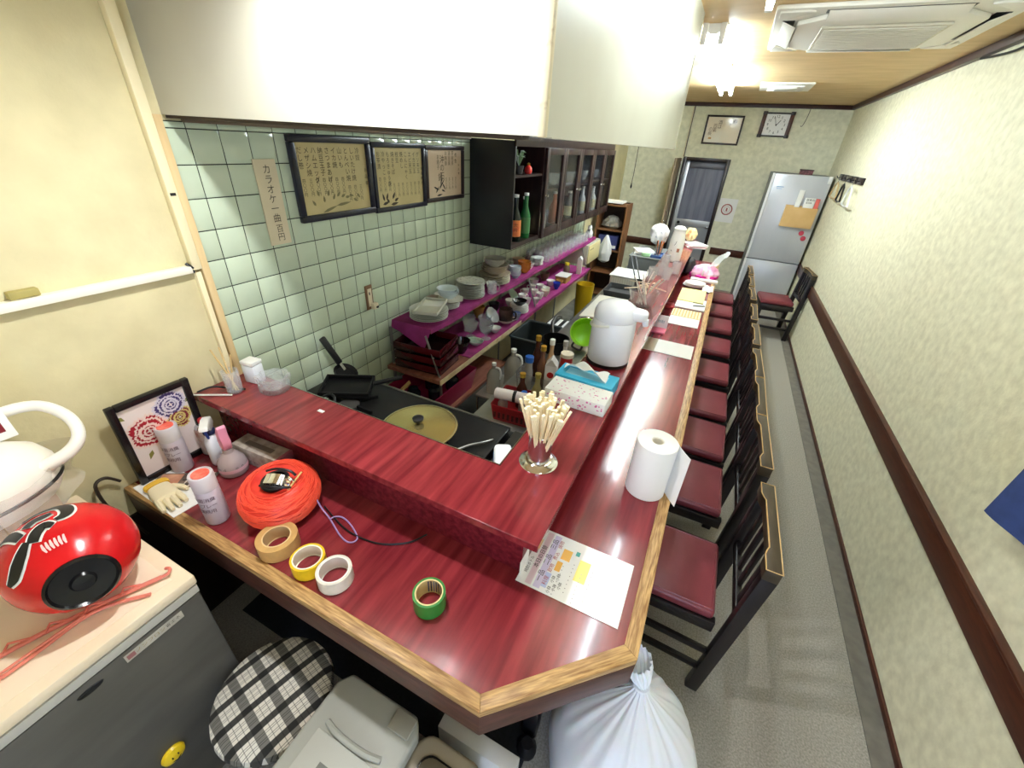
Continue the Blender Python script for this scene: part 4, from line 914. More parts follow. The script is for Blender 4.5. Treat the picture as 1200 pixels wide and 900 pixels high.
# papers and glove at the wall end of the counter
lf = tag(MB().prism([(-1.545, .375), (-1.30, .365), (-1.29, .50), (-1.53, .50)], zc, zc + .002).build('flyer_sheets', PAPER), 'white flyer sheets under the cotton glove', 'papers')
join_text([('案内', .02, MZ(-1.52, .44, zc + .0022, .2), False, 1)], INK, lf)
t = thing('plaid_pouch', 'plaid photo leaflet lying on the flyers beside the spray cans', 'leaflet', (-1.44, .475, zc + .0022), .55)
PLD = pm('leaflet_brown', (150, 130, 112), .5, col2=(60, 50, 46), scale=8)
bx('sheet', PLD, -.09, .10, -.035, .035, 0, .002, t)
bx('face_patch', pm('skin_patch', (214, 160, 128), .5, col2=(180, 116, 90), scale=20), -.08, -.01, -.03, .028, .002, .003, t)
for k in range(5): bx('pale_line', pm('pale_line', (226, 214, 200), .5), .012 + k * .018, .016 + k * .018, -.034, .034, .002, .0032, t)
for k in range(3): bx('dark_line', INK, .0, .098, -.024 + k * .02, -.020 + k * .02, .0032, .0036, t)
gl = thing('cotton_glove', 'cream cotton work glove with yellow cuff lying at the counter edge', 'glove', (-1.415, .405, zc + .0025), -.15)
GLV = pm('cotton_cream', (240, 228, 190), .9, bump=.2, bscale=200)
MB().lathe([(.0, -.05), (.030, -.045), (.036, 0), (.034, .03), (.0, .045)], 20, M=Matrix(((0, 0, 1, 0), (1, 0, 0, 0), (0, .38, 0, .0135), (0, 0, 0, 1)))).build('palm', GLV, gl)
for k in range(4):
    y = -.027 + k * .018
    MB().tube([(.025, y, .011), (.06, y * 1.1, .011), (.085 + .01 * (1.5 - abs(k - 1.5)), y * 1.15, .009)], [.010, .0095, .006], 8).build('finger', GLV, gl)
MB().tube([(-.02, .03, .010), (.01, .05, .010), (.03, .055, .009)], [.010, .009, .006], 8).build('thumb', GLV, gl)
MB().lathe([(.034, 0), (.036, .012), (.034, .024)], 20, M=Matrix(((0, 0, 1, -.072), (1, 0, 0, 0), (0, .36, 0, .013), (0, 0, 0, 1)))).build('cuff', pm('mustard_cuff', (226, 180, 60), .9), gl)
# tissue carton under the bar
t = thing('tissue_carton', 'grey patterned tissue carton pushed against the riser under the bar', 'tissue box', (-1.285, .668, zc), .05)
bx('carton', pm('grey_floral_carton', (196, 186, 172), .6, col2=(150, 138, 124), scale=30), -.112, .10, -.028, .042, 0, .072, t, bevel=.002)
bx('end_panel', pm('rose_end', (172, 96, 110), .6), .1001, .112, -.028, .042, 0, .072, t, bevel=.001)
bx('slot', pm('slot_grey', (110, 100, 90), .6), -.07, .06, -.005, .015, .0721, .0726, t)
join_text([('ティシュ', .016, MY(-.02, -.0285, .02), False, 1)], pm('slate_ink', (84, 80, 80), .6), t)
# framed peony print leaning on the wall
FA = Vector((XW + .018, .398, ZC + .002)); 
t = thing('flower_picture', 'black-framed peony print leaning against the yellow wall', 'picture', (XW + .030, .513, ZC + .0015), rot=(math.radians(4), 0, PI / 2))
PW, PH, fw = .235, .318, .022
FB = pm('black_gloss_frame', (22, 20, 22), .25)
bx('frame_stile', FB, -PW / 2, -PW / 2 + fw, -.018, 0, 0, PH, t, bevel=.003); bx('frame_stile', FB, PW / 2 - fw, PW / 2, -.018, 0, 0, PH, t, bevel=.003)
bx('frame_rail', FB, -PW / 2 + fw, PW / 2 - fw, -.018, 0, 0, fw, t, bevel=.003); bx('frame_rail', FB, -PW / 2 + fw, PW / 2 - fw, -.018, 0, PH - fw, PH, t, bevel=.003)
sh = bx('sheet', pm('print_pinkish_white', (238, 224, 220), .5), -PW / 2 + fw, PW / 2 - fw, -.008, -.001, fw, PH - fw, t)
def bloom(cx, cz, R, c_out, c_in, nm, seed):
    random.seed(seed)
    for lv in range(4):
        rr_ = R * (1 - .24 * lv); n = 10 - 2 * lv
        for sc, cm, dy in ((1.0, c_in, 0), (.86 if lv < 2 else .70, c_out, -.0004)):
            m_ = MB(); yy = -.0083 - .0009 * lv + dy
            for k in range(n):
                random.seed(seed * 100 + lv * 20 + k)
                a = 2 * PI * k / n + lv * .35 + random.uniform(-.12, .12); ro = rr_ * random.uniform(.88, 1.1)
                pts = [(cx + rr_ * .25 * math.cos(a), yy, cz + rr_ * .25 * math.sin(a))]
                for q in range(9):
                    b_ = a + (q - 4) * (2 * PI / n) * .16 * sc; rad = ro * (sc * (1 + .07 * math.sin(q * 2.6 + k)) - .05 * (abs(q - 4) / 4) ** 2)
                    pts.append((cx + rad * math.cos(b_), yy - .00004 * k, cz + rad * math.sin(b_)))
                m_.add(pts, [list(range(10))])
            m_.build('petals', cm, sh, recalc=False)
bloom(-.035, .185, .062, pm('peony_red', (168, 26, 44), .5), pm('peony_blush', (240, 216, 206), .5), 'red', 1)
bloom(.045, .245, .052, pm('peony_violet', (74, 60, 116), .5), pm('peony_pale', (222, 214, 226), .5), 'violet', 2)
bloom(.058, .185, .040, pm('peony_wine', (130, 36, 48), .5), pm('peony_yellow', (226, 206, 130), .5), 'yellow', 3)
LEAF = pm('leaf_olive', (132, 128, 60), .5)
for (lx, lz, la) in ((-.05, .11, -2.0), (-.02, .105, -1.5), (-.082, .255, 2.4), (.085, .23, .5), (.02, .13, -1.0)):
    MB().add([(lx, -.0083, lz), (lx + .016 * math.cos(la + .5), -.0083, lz + .016 * math.sin(la + .5)), (lx + .036 * math.cos(la), -.0083, lz + .036 * math.sin(la)), (lx + .016 * math.cos(la - .5), -.0083, lz + .016 * math.sin(la - .5))], [(0, 1, 2, 3)]).build('leaf', LEAF, sh, recalc=False)
tag(MB().tube([(-1.56, .36, .82), (-1.555, .33, .86), (-1.55, .30, .85), (-1.548, .30, .76), (-1.55, .33, .66), (-1.545, .35, .58)], .005, 6).build('power_cord', pm('dark_cord', (54, 44, 36), .5)), 'dark power cord looping behind the counter end by the wall', 'cord')

# ================================================================== MINI FRIDGE and what is on it
mf = thing('mini_fridge', 'small dark grey fridge with cream top beside the counter', 'refrigerator', (-.985, .255, 0))
GREYF = pm('grey_steel_door', (104, 102, 96), .42, metal=.35, col2=(92, 90, 84), scale=3, stretch=(1, 1, 4))
bx('body', pm('fridge_body_grey', (88, 86, 82), .5), -.575, -.052, -.56, -.005, .02, .812, mf, bevel=.006)
dr = bx('door', GREYF, -.048, 0, -.56, .0, .05, .782, mf, bevel=.008)
MB().prism([(-.048, .7825), (-.004, .7825), (0, .790), (0, .812), (-.012, .812), (-.016, .797), (-.048, .797)], -.56, 0, M=Matrix(((1, 0, 0, 0), (0, 0, 1, 0), (0, 1, 0, 0), (0, 0, 0, 1)))).build('handle_strip', pm('pale_handle', (206, 202, 190), .35), dr)
tpn = bx('top_panel', pm('cream_top', (242, 226, 196), .45, col2=(234, 214, 182), scale=6), -.578, .004, -.565, .004, .818, .85, mf, bevel=.006)
bx('top_inset', pm('cream_top2', (246, 230, 202), .5), -.56, -.03, -.55, -.03, .8502, .8512, tpn)
stk = bx('sticker', pm('foil_sticker', (190, 184, 170), .4, col2=(166, 160, 146), scale=20), .0002, .0012, -.178, -.052, .748, .772, dr)
join_text([('ノンフロン', .013, MX(.0013, -.125, .760), False, 1)], pm('gold_ink', (150, 130, 70), .5), stk); join_text([('省エネ', .011, MX(.0013, -.075, .760), False, 1)], INK, stk, 'small_print')
bx('sticker_red', pm('dull_red_print', (150, 96, 96), .5), .0012, .0014, -.174, -.158, .753, .767, stk)
MB().lathe([(.024, 0), (.022, .003), (0, .0035)], 24, M=MX(.0, -.245, .757) @ Matrix.Diagonal((1, .34, 1, 1))).build('oval_badge', BLACK, dr)
MB().box(-.55, -.46, -.55, -.46, 0, .02).box(-.15, -.06, -.55, -.46, 0, .02).box(-.55, -.46, -.1, -.02, 0, .02).box(-.15, -.06, -.1, -.02, 0, .02).build('feet', BLACK, mf)
sm = thing('smiley_magnet', 'round yellow smiling face magnet on the grey fridge door', 'magnet', (-.985, .036, .335))
MB().lathe([(.027, .0), (.029, .004), (.026, .012), (.014, .017), (0, .018)], 24, M=MX(0, 0, 0)).build('disc', pm('smiley_yellow', (240, 204, 40), .3), sm)
MB().tube([(.0195 - .0014 * abs(k - 4), .014 * math.sin((k - 4) * .3), -.004 - .010 * math.cos((k - 4) * .3)) for k in range(9)], .0014, 5).build('smile', BLACK, sm)
for s_ in (-1, 1): MB().tube([(.0182, s_ * .007, .002), (.0178, s_ * .007, .008)], .0018, 5).build('eye', BLACK, sm)
# lantern
LC = Vector((-1.152, .13, .972)); ax = Vector((.968, -.2, .14)).normalized()
Rl = Vector((0, 0, 1)).rotation_difference(ax).to_matrix().to_4x4()
ln = thing('red_lantern', 'inflatable red lantern with bold black brush lettering lying on the mini fridge', 'lantern', LC)
ln.matrix_local = Matrix.Translation(LC) @ Rl
LR = pm('lantern_red', (214, 30, 34), .22, col2=(196, 22, 28), scale=6, bump=.15, bscale=30)
lp = [(.0, -.13), (.055, -.128), (.062, -.118)] + [(.065 + .053 * math.sin(PI * (k / 12)) ** .8, -.115 + .23 * k / 12) for k in range(1, 12)] + [(.064, .118), (.060, .122), (.0, .118)]
MB().lathe(lp, 40, wob=lambda a, v: 1 + .012 * math.sin(22 * a) * (1 if v < .3 or v > .7 else .3)).build('body', LR, ln)
MB().lathe([(.060, .117), (.061, .126), (.056, .130), (.052, .124), (.022, .122), (.018, .128), (0, .129)], 36).build('end_cap', pm('gloss_black_cap', (18, 18, 20), .2), ln)
MB().lathe([(.060, 0), (.061, -.012), (.050, -.016), (0, -.014)], 30, o=(0, 0, -.118)).build('end_cap', pm('gloss_black_cap', (18, 18, 20), .2), ln)
def lsurf(th, z, off):
    v = (z + .115) / .23; r = .065 + .053 * max(0, math.sin(PI * v)) ** .8 + off
    return (r * math.cos(th), r * math.sin(th), z)
Ri = Rl.inverted().to_3x3()
upl = Ri @ Vector((0, 0, 1)); th0 = math.atan2(upl.y, upl.x)
def stroke(pts, wd, off, mat, nm):
    m0 = len(pts); P_s = []; W_s = []
    for i in range(m0 - 1):
        a, b, c, d = [Vector(pts[min(max(j, 0), m0 - 1)]) for j in (i - 1, i, i + 1, i + 2)]
        for k in range(5):
            u = k / 5; P_s.append(tuple(.5 * ((2 * b) + (c - a) * u + (2 * a - 5 * b + 4 * c - d) * u * u + (3 * b - a - 3 * c + d) * u ** 3))); W_s.append(wd[i] + (wd[i + 1] - wd[i]) * u)
    pts = P_s + [tuple(pts[-1])]; wd = W_s + [wd[-1]]
    n = len(pts)
    m_ = MB(); L = []; 
    for i, (a, z) in enumerate(pts):
        a2, z2 = pts[min(i + 1, n - 1)]; a1, z1 = pts[max(i - 1, 0)]
        dx, dz = (a2 - a1) * .11, z2 - z1; l_ = math.hypot(dx, dz) or 1
        nx, nz = -dz / l_, dx / l_; w_ = wd[i]
        L.append((lsurf(th0 + a + nx * w_ / .11, z + nz * w_, off), lsurf(th0 + a - nx * w_ / .11, z - nz * w_, off)))
    vs = [p for pr in L for p in pr]
    m_.add(vs, [(2 * i, 2 * i + 2, 2 * i + 3, 2 * i + 1) for i in range(n - 1)])
    m_.build(nm, mat, ln, recalc=False)
strokes = [([(-.42, .02), (-.60, .035), (-.80, .045), (-1.02, .05), (-1.22, .045)], [.006, .011, .012, .010, .004]),
           ([(-.46, .0), (-.56, -.03), (-.70, -.05), (-.84, -.055)], [.008, .010, .009, .004]),
           ([(-.38, -.06), (-.26, -.07), (-.08, -.068), (.10, -.06), (.20, -.045), (.22, -.02), (.16, -.005), (.04, .0)], [.006, .009, .010, .011, .011, .010, .009, .005]),
           ([(-.34, -.02), (-.22, -.03), (-.08, -.028), (.02, -.03)], [.009, .010, .009, .006]),
           ([(-.36, .03), (-.24, .012), (-.12, .004), (-.02, .014)], [.010, .011, .010, .006])]
for pts, wd in strokes:
    pts = [(-a_ - .06, z_ + .028) for a_, z_ in pts]
    stroke(pts, [w_ + .004 for w_ in wd], .0012, WHITE, 'white_outline')
    stroke(pts, wd, .0022, BLACK, 'brush_stroke')
for k in range(6): stroke([(-.12 + .07 * k, .072), (-.11 + .07 * k, .083), (-.12 + .07 * k, .092)], [.0015, .003, .0015], .0015, pm('pale_mark', (240, 200, 196), .5), 'small_mark')
# carton behind the lantern and white appliance in a clear bag
t = thing('cardboard_box', 'brown cardboard box on the mini fridge behind the red lantern', 'box', (-1.46, -.02, .8513))
bx('carton', pm('cardboard', (186, 150, 104), .8, col2=(170, 134, 90), scale=8), -.10, .06, -.18, .22, 0, .13, t, bevel=.002)
bx('flap', pm('cardboard2', (200, 164, 116), .8), -.10, .06, -.18, .0, .1302, .133, t)
ap = thing('white_appliance', 'white plastic appliance with loop handle and black seal line in a clear bag', 'appliance', (-1.437, .085, .985), rot=(0, 0, 0))
APW = pm('appliance_white', (246, 242, 228), .3)
MB().lathe([(.075, 0), (.105, .02), (.118, .05), (.119, .058)], 36, sy=1.35).build('lower_shell', APW, ap)
MB().lathe([(.1195, .058), (.1215, .060), (.1215, .066), (.1195, .068)], 36, sy=1.35, cap0=False, cap1=False).build('seal_line', BLACK, ap)
MB().lathe([(.119, .0685), (.118, .10), (.106, .135), (.08, .16), (.05, .172), (0, .176)], 36, sy=1.35).build('upper_shell', APW, ap)
MB().tube([(.06, .10, .10), (.075, .165, .115), (.068, .205, .145), (.03, .215, .185), (-.03, .19, .215), (-.06, .13, .215), (-.06, .08, .18)], [.018, .016, .014, .014, .014, .015, .018], 10).build('loop_handle', APW, ap)
RB = Matrix.Translation((-.02, .03, .165)) @ Matrix.Rotation(-.12, 4, 'Y')
lb = MB().box(-.05, .0, -.16, .10, 0, .14, M=RB).build('upright_box', PAPER, ap, bevel=.002)
MB().box(.0001, .0008, -.10, .085, .02, .10, M=RB).build('maroon_panel', pm('maroon_print', (120, 24, 40), .4), lb)
MB().box(.0009, .0014, -.09, .06, .035, .085, M=RB).build('white_inset', PAPER, lb)
MB().box(.0015, .0019, -.06, .01, .042, .072, M=RB).build('dark_print', pm('dark_maroon', (60, 20, 40), .4), lb)
MB().grid(34, 12, lambda u, v: ((.130 + .016 * math.sin(17 * u * 2 + 6 * v) + .03 * v * (1 - v)) * math.cos(2 * PI * u), (.178 + .018 * math.sin(13 * u + 5 * v) + .02 * math.sin(29 * u)) * math.sin(2 * PI * u), -.0 + .10 * v + .004 * (1 + math.sin(23 * u)))).build('clear_bag', film('clear_film', (240, 236, 226), .28, .12), ap)
# salmon rods
SAL = pm('salmon_plastic', (222, 128, 108), .4)
t = thing('salmon_rod', 'long salmon plastic rod with hooked tip lying on the mini fridge, nearer the lantern', 'rod', (0, 0, .8535), 0, 'salmon rods on the mini fridge')
MB().tube([(-1.16, -.28, .005), (-1.135, -.06, .005), (-1.085, .10, .006), (-1.035, .215, .007)], .0055, 8).build('shaft', SAL, t)
MB().tube([(-1.035, .215, .007), (-1.027, .228, .012), (-1.033, .236, .016), (-1.045, .232, .014)], .004, 7).build('hook', SAL, t)
for k in range(4): MB().tube([(-1.128 + .022 * k, -.04 + .06 * k, .008), (-1.140 + .022 * k, -.025 + .06 * k, .014), (-1.122 + .022 * k, .0 + .06 * k, .008)], .003, 6).build('barb', SAL, t)
t = thing('salmon_rod', 'thin salmon plastic rod lying along the front edge of the mini fridge top', 'rod', (0, 0, .8535), 0, 'salmon rods on the mini fridge')
MB().tube([(-1.10, -.30, .004), (-1.075, -.05, .004), (-1.075, .09, .006), (-1.012, .178, .004)], .0042, 8).build('shaft', SAL, t)
MB().tube([(-1.10, -.30, .0125), (-1.078, -.06, .0125), (-1.075, .08, .0145)], .003, 6).build('rib', SAL, t)

# ================================================================== FLOOR, NEAR
st = thing('round_stool', 'round stool with black and white plaid cushion in front of the counter', 'stool', (-.812, .245, 0))
def plaid():
    m = bpy.data.materials.new('plaid_fabric'); m.use_nodes = True; N = m.node_tree.nodes; L = m.node_tree.links; b_ = N['Principled BSDF']
    b_.inputs['Roughness'].default_value = .85
    tc = N.new('ShaderNodeTexCoord'); mp = N.new('ShaderNodeMapping'); mp.inputs['Rotation'].default_value = (0, 0, .25); L.new(tc.outputs['Object'], mp.inputs[0])
    sp = N.new('ShaderNodeSeparateXYZ'); L.new(mp.outputs[0], sp.inputs[0])
    def stripes(sock, per, edges):
        mm = N.new('ShaderNodeMath'); mm.operation = 'PINGPONG'; mm.inputs[1].default_value = per; L.new(sock, mm.inputs[0])
        cr = N.new('ShaderNodeValToRGB'); cr.color_ramp.interpolation = 'CONSTANT'
        mm2 = N.new('ShaderNodeMath'); mm2.operation = 'DIVIDE'; mm2.inputs[1].default_value = per; L.new(mm.outputs[0], mm2.inputs[0]); L.new(mm2.outputs[0], cr.inputs[0])
        while len(cr.color_ramp.elements) < len(edges): cr.color_ramp.elements.new(.5)
        for e, (p_, c_) in zip(cr.color_ramp.elements, edges): e.position = p_; e.color = (c_, c_, c_, 1)
        return cr.outputs[0]
    a = stripes(sp.outputs[0], .031, [(0, .02), (.30, .8), (.62, .12), (.67, .8), (.80, .12), (.85, .8)])
    c = stripes(sp.outputs[1], .034, [(0, .12), (.36, .8), (.72, .30), (.78, .8)])
    mx = N.new('ShaderNodeMix'); mx.data_type = 'RGBA'; mx.blend_type = 'MULTIPLY'; mx.inputs[0].default_value = 1
    L.new(a, mx.inputs[6]); L.new(c, mx.inputs[7]); ga = N.new('ShaderNodeGamma'); ga.inputs[1].default_value = .75
    L.new(mx.outputs[2], ga.inputs[0])
    tn = N.new('ShaderNodeMix'); tn.data_type = 'RGBA'; tn.blend_type = 'MULTIPLY'; tn.inputs[0].default_value = 1; tn.inputs[7].default_value = (1, .96, .84, 1)
    L.new(ga.outputs[0], tn.inputs[6]); L.new(tn.outputs[2], b_.inputs['Base Color'])
    return m
MB().lathe([(.145, .385), (.158, .395), (.162, .412), (.158, .430), (.14, .440), (.07, .447), (0, .448)], 44).build('cushion', plaid(), st)
MB().lathe([(.148, .365), (.150, .384)], 36).build('seat_ring', BLACK, st)
for k in range(4):
    a = PI / 4 + k * PI / 2
    MB().tube([(.105 * math.cos(a), .105 * math.sin(a), .37), (.145 * math.cos(a), .145 * math.sin(a), .0)], .011, 10).build('leg', BLACK, st)
MB().tube([(.13 * math.cos(2 * PI * k / 28), .13 * math.sin(2 * PI * k / 28), .14) for k in range(28)], .007, 8, closed=True).build('foot_ring', BLACK, st)
BING = pm('bin_grey', (178, 180, 172), .45, col2=(166, 168, 158), scale=4)
bn = thing('waste_bin', 'light grey plastic waste bin with a flap lid under the counter edge', 'bin', (-.503, .215, 0))
MB().prism([(-.12, -.15), (.115, -.15), (.125, -.14), (.125, .14), (.115, .15), (-.115, .15), (-.125, .14), (-.125, -.14)], 0, .44).build('bin_body', BING, bn, bevel=.01)
ld = MB().prism([(-.13, -.165), (.13, -.165), (.142, -.15), (.142, .125), (.115, .16), (-.115, .16), (-.142, .125), (-.142, -.15)], .4405, .49).build('lid', BING, bn, bevel=.016, seg=3)
bx('flap', pm('bin_flap', (192, 194, 186), .45), -.10, .10, -.14, .02, .4905, .497, ld, bevel=.003)
MB().tube([(-.09, .04, .492), (-.04, .03, .500), (.04, .03, .500), (.09, .04, .492)], .008, 8).build('flap_hinge', BING, ld)
bx('handle_slot', pm('bin_dark', (120, 122, 114), .5), -.04, .03, -.05, -.03, .497, .4985, ld)
bx('rear_clip', pm('bin_clip', (150, 148, 136), .5), .06, .125, .10, .15, .4905, .503, ld, bevel=.004)
b2 = thing('waste_bin', 'beige grey bin with dark oval opening next to the light grey bin', 'bin', (-.268, .222, 0))
BGE = pm('bin_beige', (168, 158, 138), .45)
def rr(w_, h_, c, n=5):
    out_ = []
    for (sx, sy, a0) in ((1, -1, -PI / 2), (1, 1, 0), (-1, 1, PI / 2), (-1, -1, PI)):
        for k in range(n + 1):
            a = a0 + PI / 2 * k / n; out_.append((sx * (w_ - c) + c * math.cos(a), sy * (h_ - c) + c * math.sin(a)))
    return out_
MB().prism(rr(.088, .14, .03), 0, .40).build('bin_body', BGE, b2, bevel=.006)
l2 = MB().prism(rr(.10, .155, .045), .4005, .44).build('lid', BGE, b2, bevel=.012, seg=3)
MB().prism(rr(.068, .115, .035), .4402, .444).build('rim_line', BLACK, l2)
MB().prism(rr(.063, .11, .033), .4442, .448).build('oval_panel', pm('bin_oval', (112, 104, 88), .5), l2, bevel=.002)
tag(MB().box(-.36, -.11, .42, .466, 0, .35, M=None).build('white_board', pm('board_white', (206, 206, 204), .5), bevel=.003), 'white board standing on edge behind the beige bin', 'board')
bg = thing('rubbish_bag', 'full white plastic rubbish bag tied at the neck beside the counter corner', 'bag', (.185, .695, 0))
BAG = pm('bag_white', (236, 240, 250), .3, sss=.15)
def bagf(u, v):
    a = 2 * PI * u
    pr = [(0, .0), (.15, .0), (.215, .04), (.238, .14), (.228, .22), (.195, .30), (.135, .365), (.07, .41), (.028, .44), (.017, .455), (.020, .466), (.034, .478), (.044, .492), (.046, .505)]
    f = v * (len(pr) - 1); i = min(int(f), len(pr) - 2); w_ = f - i
    r_ = pr[i][0] * (1 - w_) + pr[i + 1][0] * w_; z_ = pr[i][1] * (1 - w_) + pr[i + 1][1] * w_
    k_ = max(0, min(1, (v - .35) / .3)) 
    fold = 1 + k_ * (.06 * math.sin(17 * a + 2 * v) + .045 * math.sin(29 * a)) + .03 * math.sin(3 * a + 6 * v) + .02 * math.sin(7 * a - 9 * v)
    tail = max(0, v - .75) / .25
    return (r_ * fold * math.cos(a) - .03 - .035 * tail, r_ * fold * math.sin(a) * 1.0 + .06 * (z_ / .45) ** 2 + .03 * tail, z_)
MB().grid(120, 54, bagf, closeu=True).build('film', BAG, bg, angle=60)
MB().tube([(-.03 + .02 * math.cos(2 * PI * k / 14), .062 + .02 * math.sin(2 * PI * k / 14), .458) for k in range(14)], .007, 7, closed=True).build('knot', BAG, bg)

# ================================================================== KITCHEN
def lathe_thing(name, label, cat, prof, mat, loc, n=24, group=None, part=None, **kw):
    o = MB().lathe(prof, n, **kw).build(name, mat); o.location = loc
    return tag(o, label, cat, group)
def open_tub(x, y, z0, z1, t, tp=1.0, c=.012):
    """walled rectangular tub centred on 0: half sizes x, y at the top, tp = bottom/top ratio"""
    def ring(hx, hy, z): return [(px, py, z) for px, py in rr(hx, hy, c, 3)]
    a = [ring(x * tp, y * tp, z0), ring(x, y, z1), ring(x - t, y - t, z1), ring((x - t) * tp, (y - t) * tp, z0 + t)]
    n = len(a[0]); vs = [p for r_ in a for p in r_]; fs = []
    for k in range(3):
        for i in range(n): fs.append((k * n + i, k * n + (i + 1) % n, (k + 1) * n + (i + 1) % n, (k + 1) * n + i))
    fs.append(list(range(n))[::-1]); fs.append([3 * n + i for i in range(n)])
    return MB().add(vs, fs)
# gas table
sv = thing('gas_table', 'black enamel gas table behind the near leg of the bar', 'stove', (-1.04, 1.095, 0))
bx('cabinet', pm('stove_steel', (120, 118, 112), .4, metal=.7), -.45, .43, -.20, .195, 0, .74, sv, bevel=.004)
bx('top_plate', BLACKM, -.50, .46, -.215, .205, .7405, .80, sv, bevel=.006)
for sx in (-.24, .16):
    for k in range(6):
        a = k * PI / 3
        MB().bar((sx + .05 * math.cos(a), -.01 + .05 * math.sin(a), .812), (sx + .13 * math.cos(a), -.01 + .13 * math.sin(a), .808), .008, .014).build('grate_bar', BLACKM, sv)
    MB().lathe([(.045, .80), (.045, .808), (.03, .812), (0, .812)], 20, o=(sx, -.01, 0)).build('burner', pm('burner_iron', (60, 58, 56), .6), sv)
bx('front_lip', pm('stove_lip', (150, 148, 140), .35, metal=.8), -.50, .46, .2055, .212, .775, .803, sv)
ldm = pm('gold_aluminium', (226, 208, 146), .25, metal=.9, col2=(214, 194, 128), scale=5)
t = thing('pot_lid', 'large golden aluminium pot lid with black knob on the gas table', 'lid', (-.895, 1.085, .822), rot=(.02, -.02, 0))
MB().lathe([(.150, 0), (.154, .002), (.154, .006), (.146, .009), (.135, .010), (.08, .020), (0, .026)], 56).build('dome', ldm, t)
MB().lathe([(.1545, .001), (.158, .002), (.158, .008), (.1545, .0095), (.150, .009)], 56, cap0=False, cap1=False).build('rim', pm('lid_rim', (232, 222, 180), .2, metal=.95), t)
MB().lathe([(.008, .026), (.010, .034), (.022, .040), (.023, .050), (.012, .056), (0, .057)], 20).build('knob', BLACK, t)
t = thing('griddle_pan', 'black square griddle pan leaning over the gas table by the tiles', 'pan', (-1.36, 1.15, .828), .5, rot=(.04, .03, .55))
MB().box(-.10, .12, -.08, .08, 0, .012).box(-.10, .12, -.08, -.07, .012, .03).box(-.10, .12, .07, .08, .012, .03).box(-.10, -.09, -.07, .07, .012, .03).box(.11, .12, -.07, .07, .012, .03).build('pan', BLACKM, t, bevel=.003)
MB().bar((.12, .02, .02), (.25, .06, .035), .022, .014).build('handle', BLACK, t, bevel=.004)
t = thing('turner', 'black-handled turner leaning against the tiles above the gas table', 'turner', (0, 0, 0))
MB().bar((-1.535, 1.213, 1.02), (-1.49, 1.252, .88), .03, .02, up=(1, 0, 0)).build('handle', BLACK, t, bevel=.006)
MB().bar((-1.49, 1.252, .882), (-1.475, 1.262, .845), .014, .006, up=(1, 0, 0)).build('shank', STEEL, t)
MB().lathe([(.0, 0), (.05, .004), (.058, .018), (.054, .018), (.045, .008), (0, .004)], 20, M=Matrix.Translation((-1.47, 1.255, .822)) @ Matrix.Rotation(.5, 4, 'Y')).build('blade', BLACKM, t)
t = thing('kitchen_tongs', 'coiled black-handled steel tongs on the gas table near the tiles', 'tongs', (-1.335, 1.005, .808))
MB().tube([(.06 * math.cos(a) * .7, .045 * math.sin(a), .02 + .03 * math.sin(a)) for a in [2 * PI * k / 24 for k in range(24)]], .006, 8, closed=True).build('loop', BLACK, t)
MB().box(-.012, .012, -.02, .02, .004, .05).build('blade', STEEL, t, bevel=.002)
tag(MB().tube([(-.695, 1.06, .806), (-.66, 1.10, .815), (-.62, 1.14, .818), (-.60, 1.18, .812)], .005, 8).build('bent_tongs', pm('dull_steel', (150, 150, 146), .3, metal=.9)), 'bent steel tong handle lying on the gas table', 'tongs')
t = thing('towel_pack', 'white and blue wipes pack standing at the inner corner of the bar', 'pack', (-.462, .985, .80), .5)
MB().box(-.03, .03, -.055, .055, 0, .17, M=Matrix.Rotation(.25, 4, 'X')).build('pack', pm('pack_white', (236, 240, 244), .35), t, bevel=.014, seg=3)
MB().box(-.0308, .0308, -.0558, .0558, .05, .12, M=Matrix.Rotation(.25, 4, 'X')).build('blue_print', pm('pack_blue', (70, 140, 210), .4), t, bevel=.003)
tag(MB().box(-.555, -.43, .89, 1.30, .0, .795).build('side_plate', pm('stove_side', (64, 62, 58), .4, metal=.6)), 'dark steel side cabinet between the gas table and the bar', 'cabinet')
# dish shelf along the tiled wall
MAG = pm('magenta_shelf_cloth', (158, 48, 122), .75, col2=(126, 32, 94), scale=10)
SHW = pm('shelf_wood', (150, 96, 76), .6, col2=(120, 70, 56), scale=12, stretch=(3, .4, 3))
ds = thing('dish_shelf', 'two-tier dish shelf with magenta cloth along the tiled wall', 'shelf', (0, 0, 0))
UZ, LZ, UX, LX = .93, .668, -1.30, -1.20
bx('upper_board', SHW, XW + .002, UX, 1.74, 5.05, UZ - .03, UZ - .006, ds)
def clothf(x0, x1, y0, y1, z, drop, near):
    c = MB().box(x0, x1 + .003, y0, y1, z - .0058, z - .001)
    c.grid(60, 3, lambda u, v: (x1 + .003 + .003 * math.sin(30 * u), y0 + (y1 - y0) * u, z - .004 - v * (drop + .008 * math.sin(23 * u))))
    if near:
        c.add([(x0, y0 - .001, z - .003), (x1 + .004, y0 - .001, z - .003), (x1 - .04, y0 - .012, z - .13), (x0 + .05, y0 - .012, z - .055), (x0, y0 - .012, z - .045)], [(0, 1, 2, 3, 4)])
    return c
clothf(XW + .004, UX, 1.735, 5.05, UZ, .022, True).build('upper_cloth', MAG, ds)
bx('lower_board', SHW, XW + .002, LX, 1.66, 4.62, LZ - .03, LZ - .006, ds)
clothf(XW + .004, LX, 2.0, 4.62, LZ, .02, False).build('lower_cloth', MAG, ds)
bx('edge_strip', pm('torn_paper_edge', (232, 214, 176), .7, col2=(206, 180, 136), scale=16), LX + .004, LX + .008, 1.66, 2.75, LZ - .034, LZ - .002, ds)
bx('bottom_board', SHW, XW + .002, -1.185, 1.62, 2.5, .40, .42, ds)
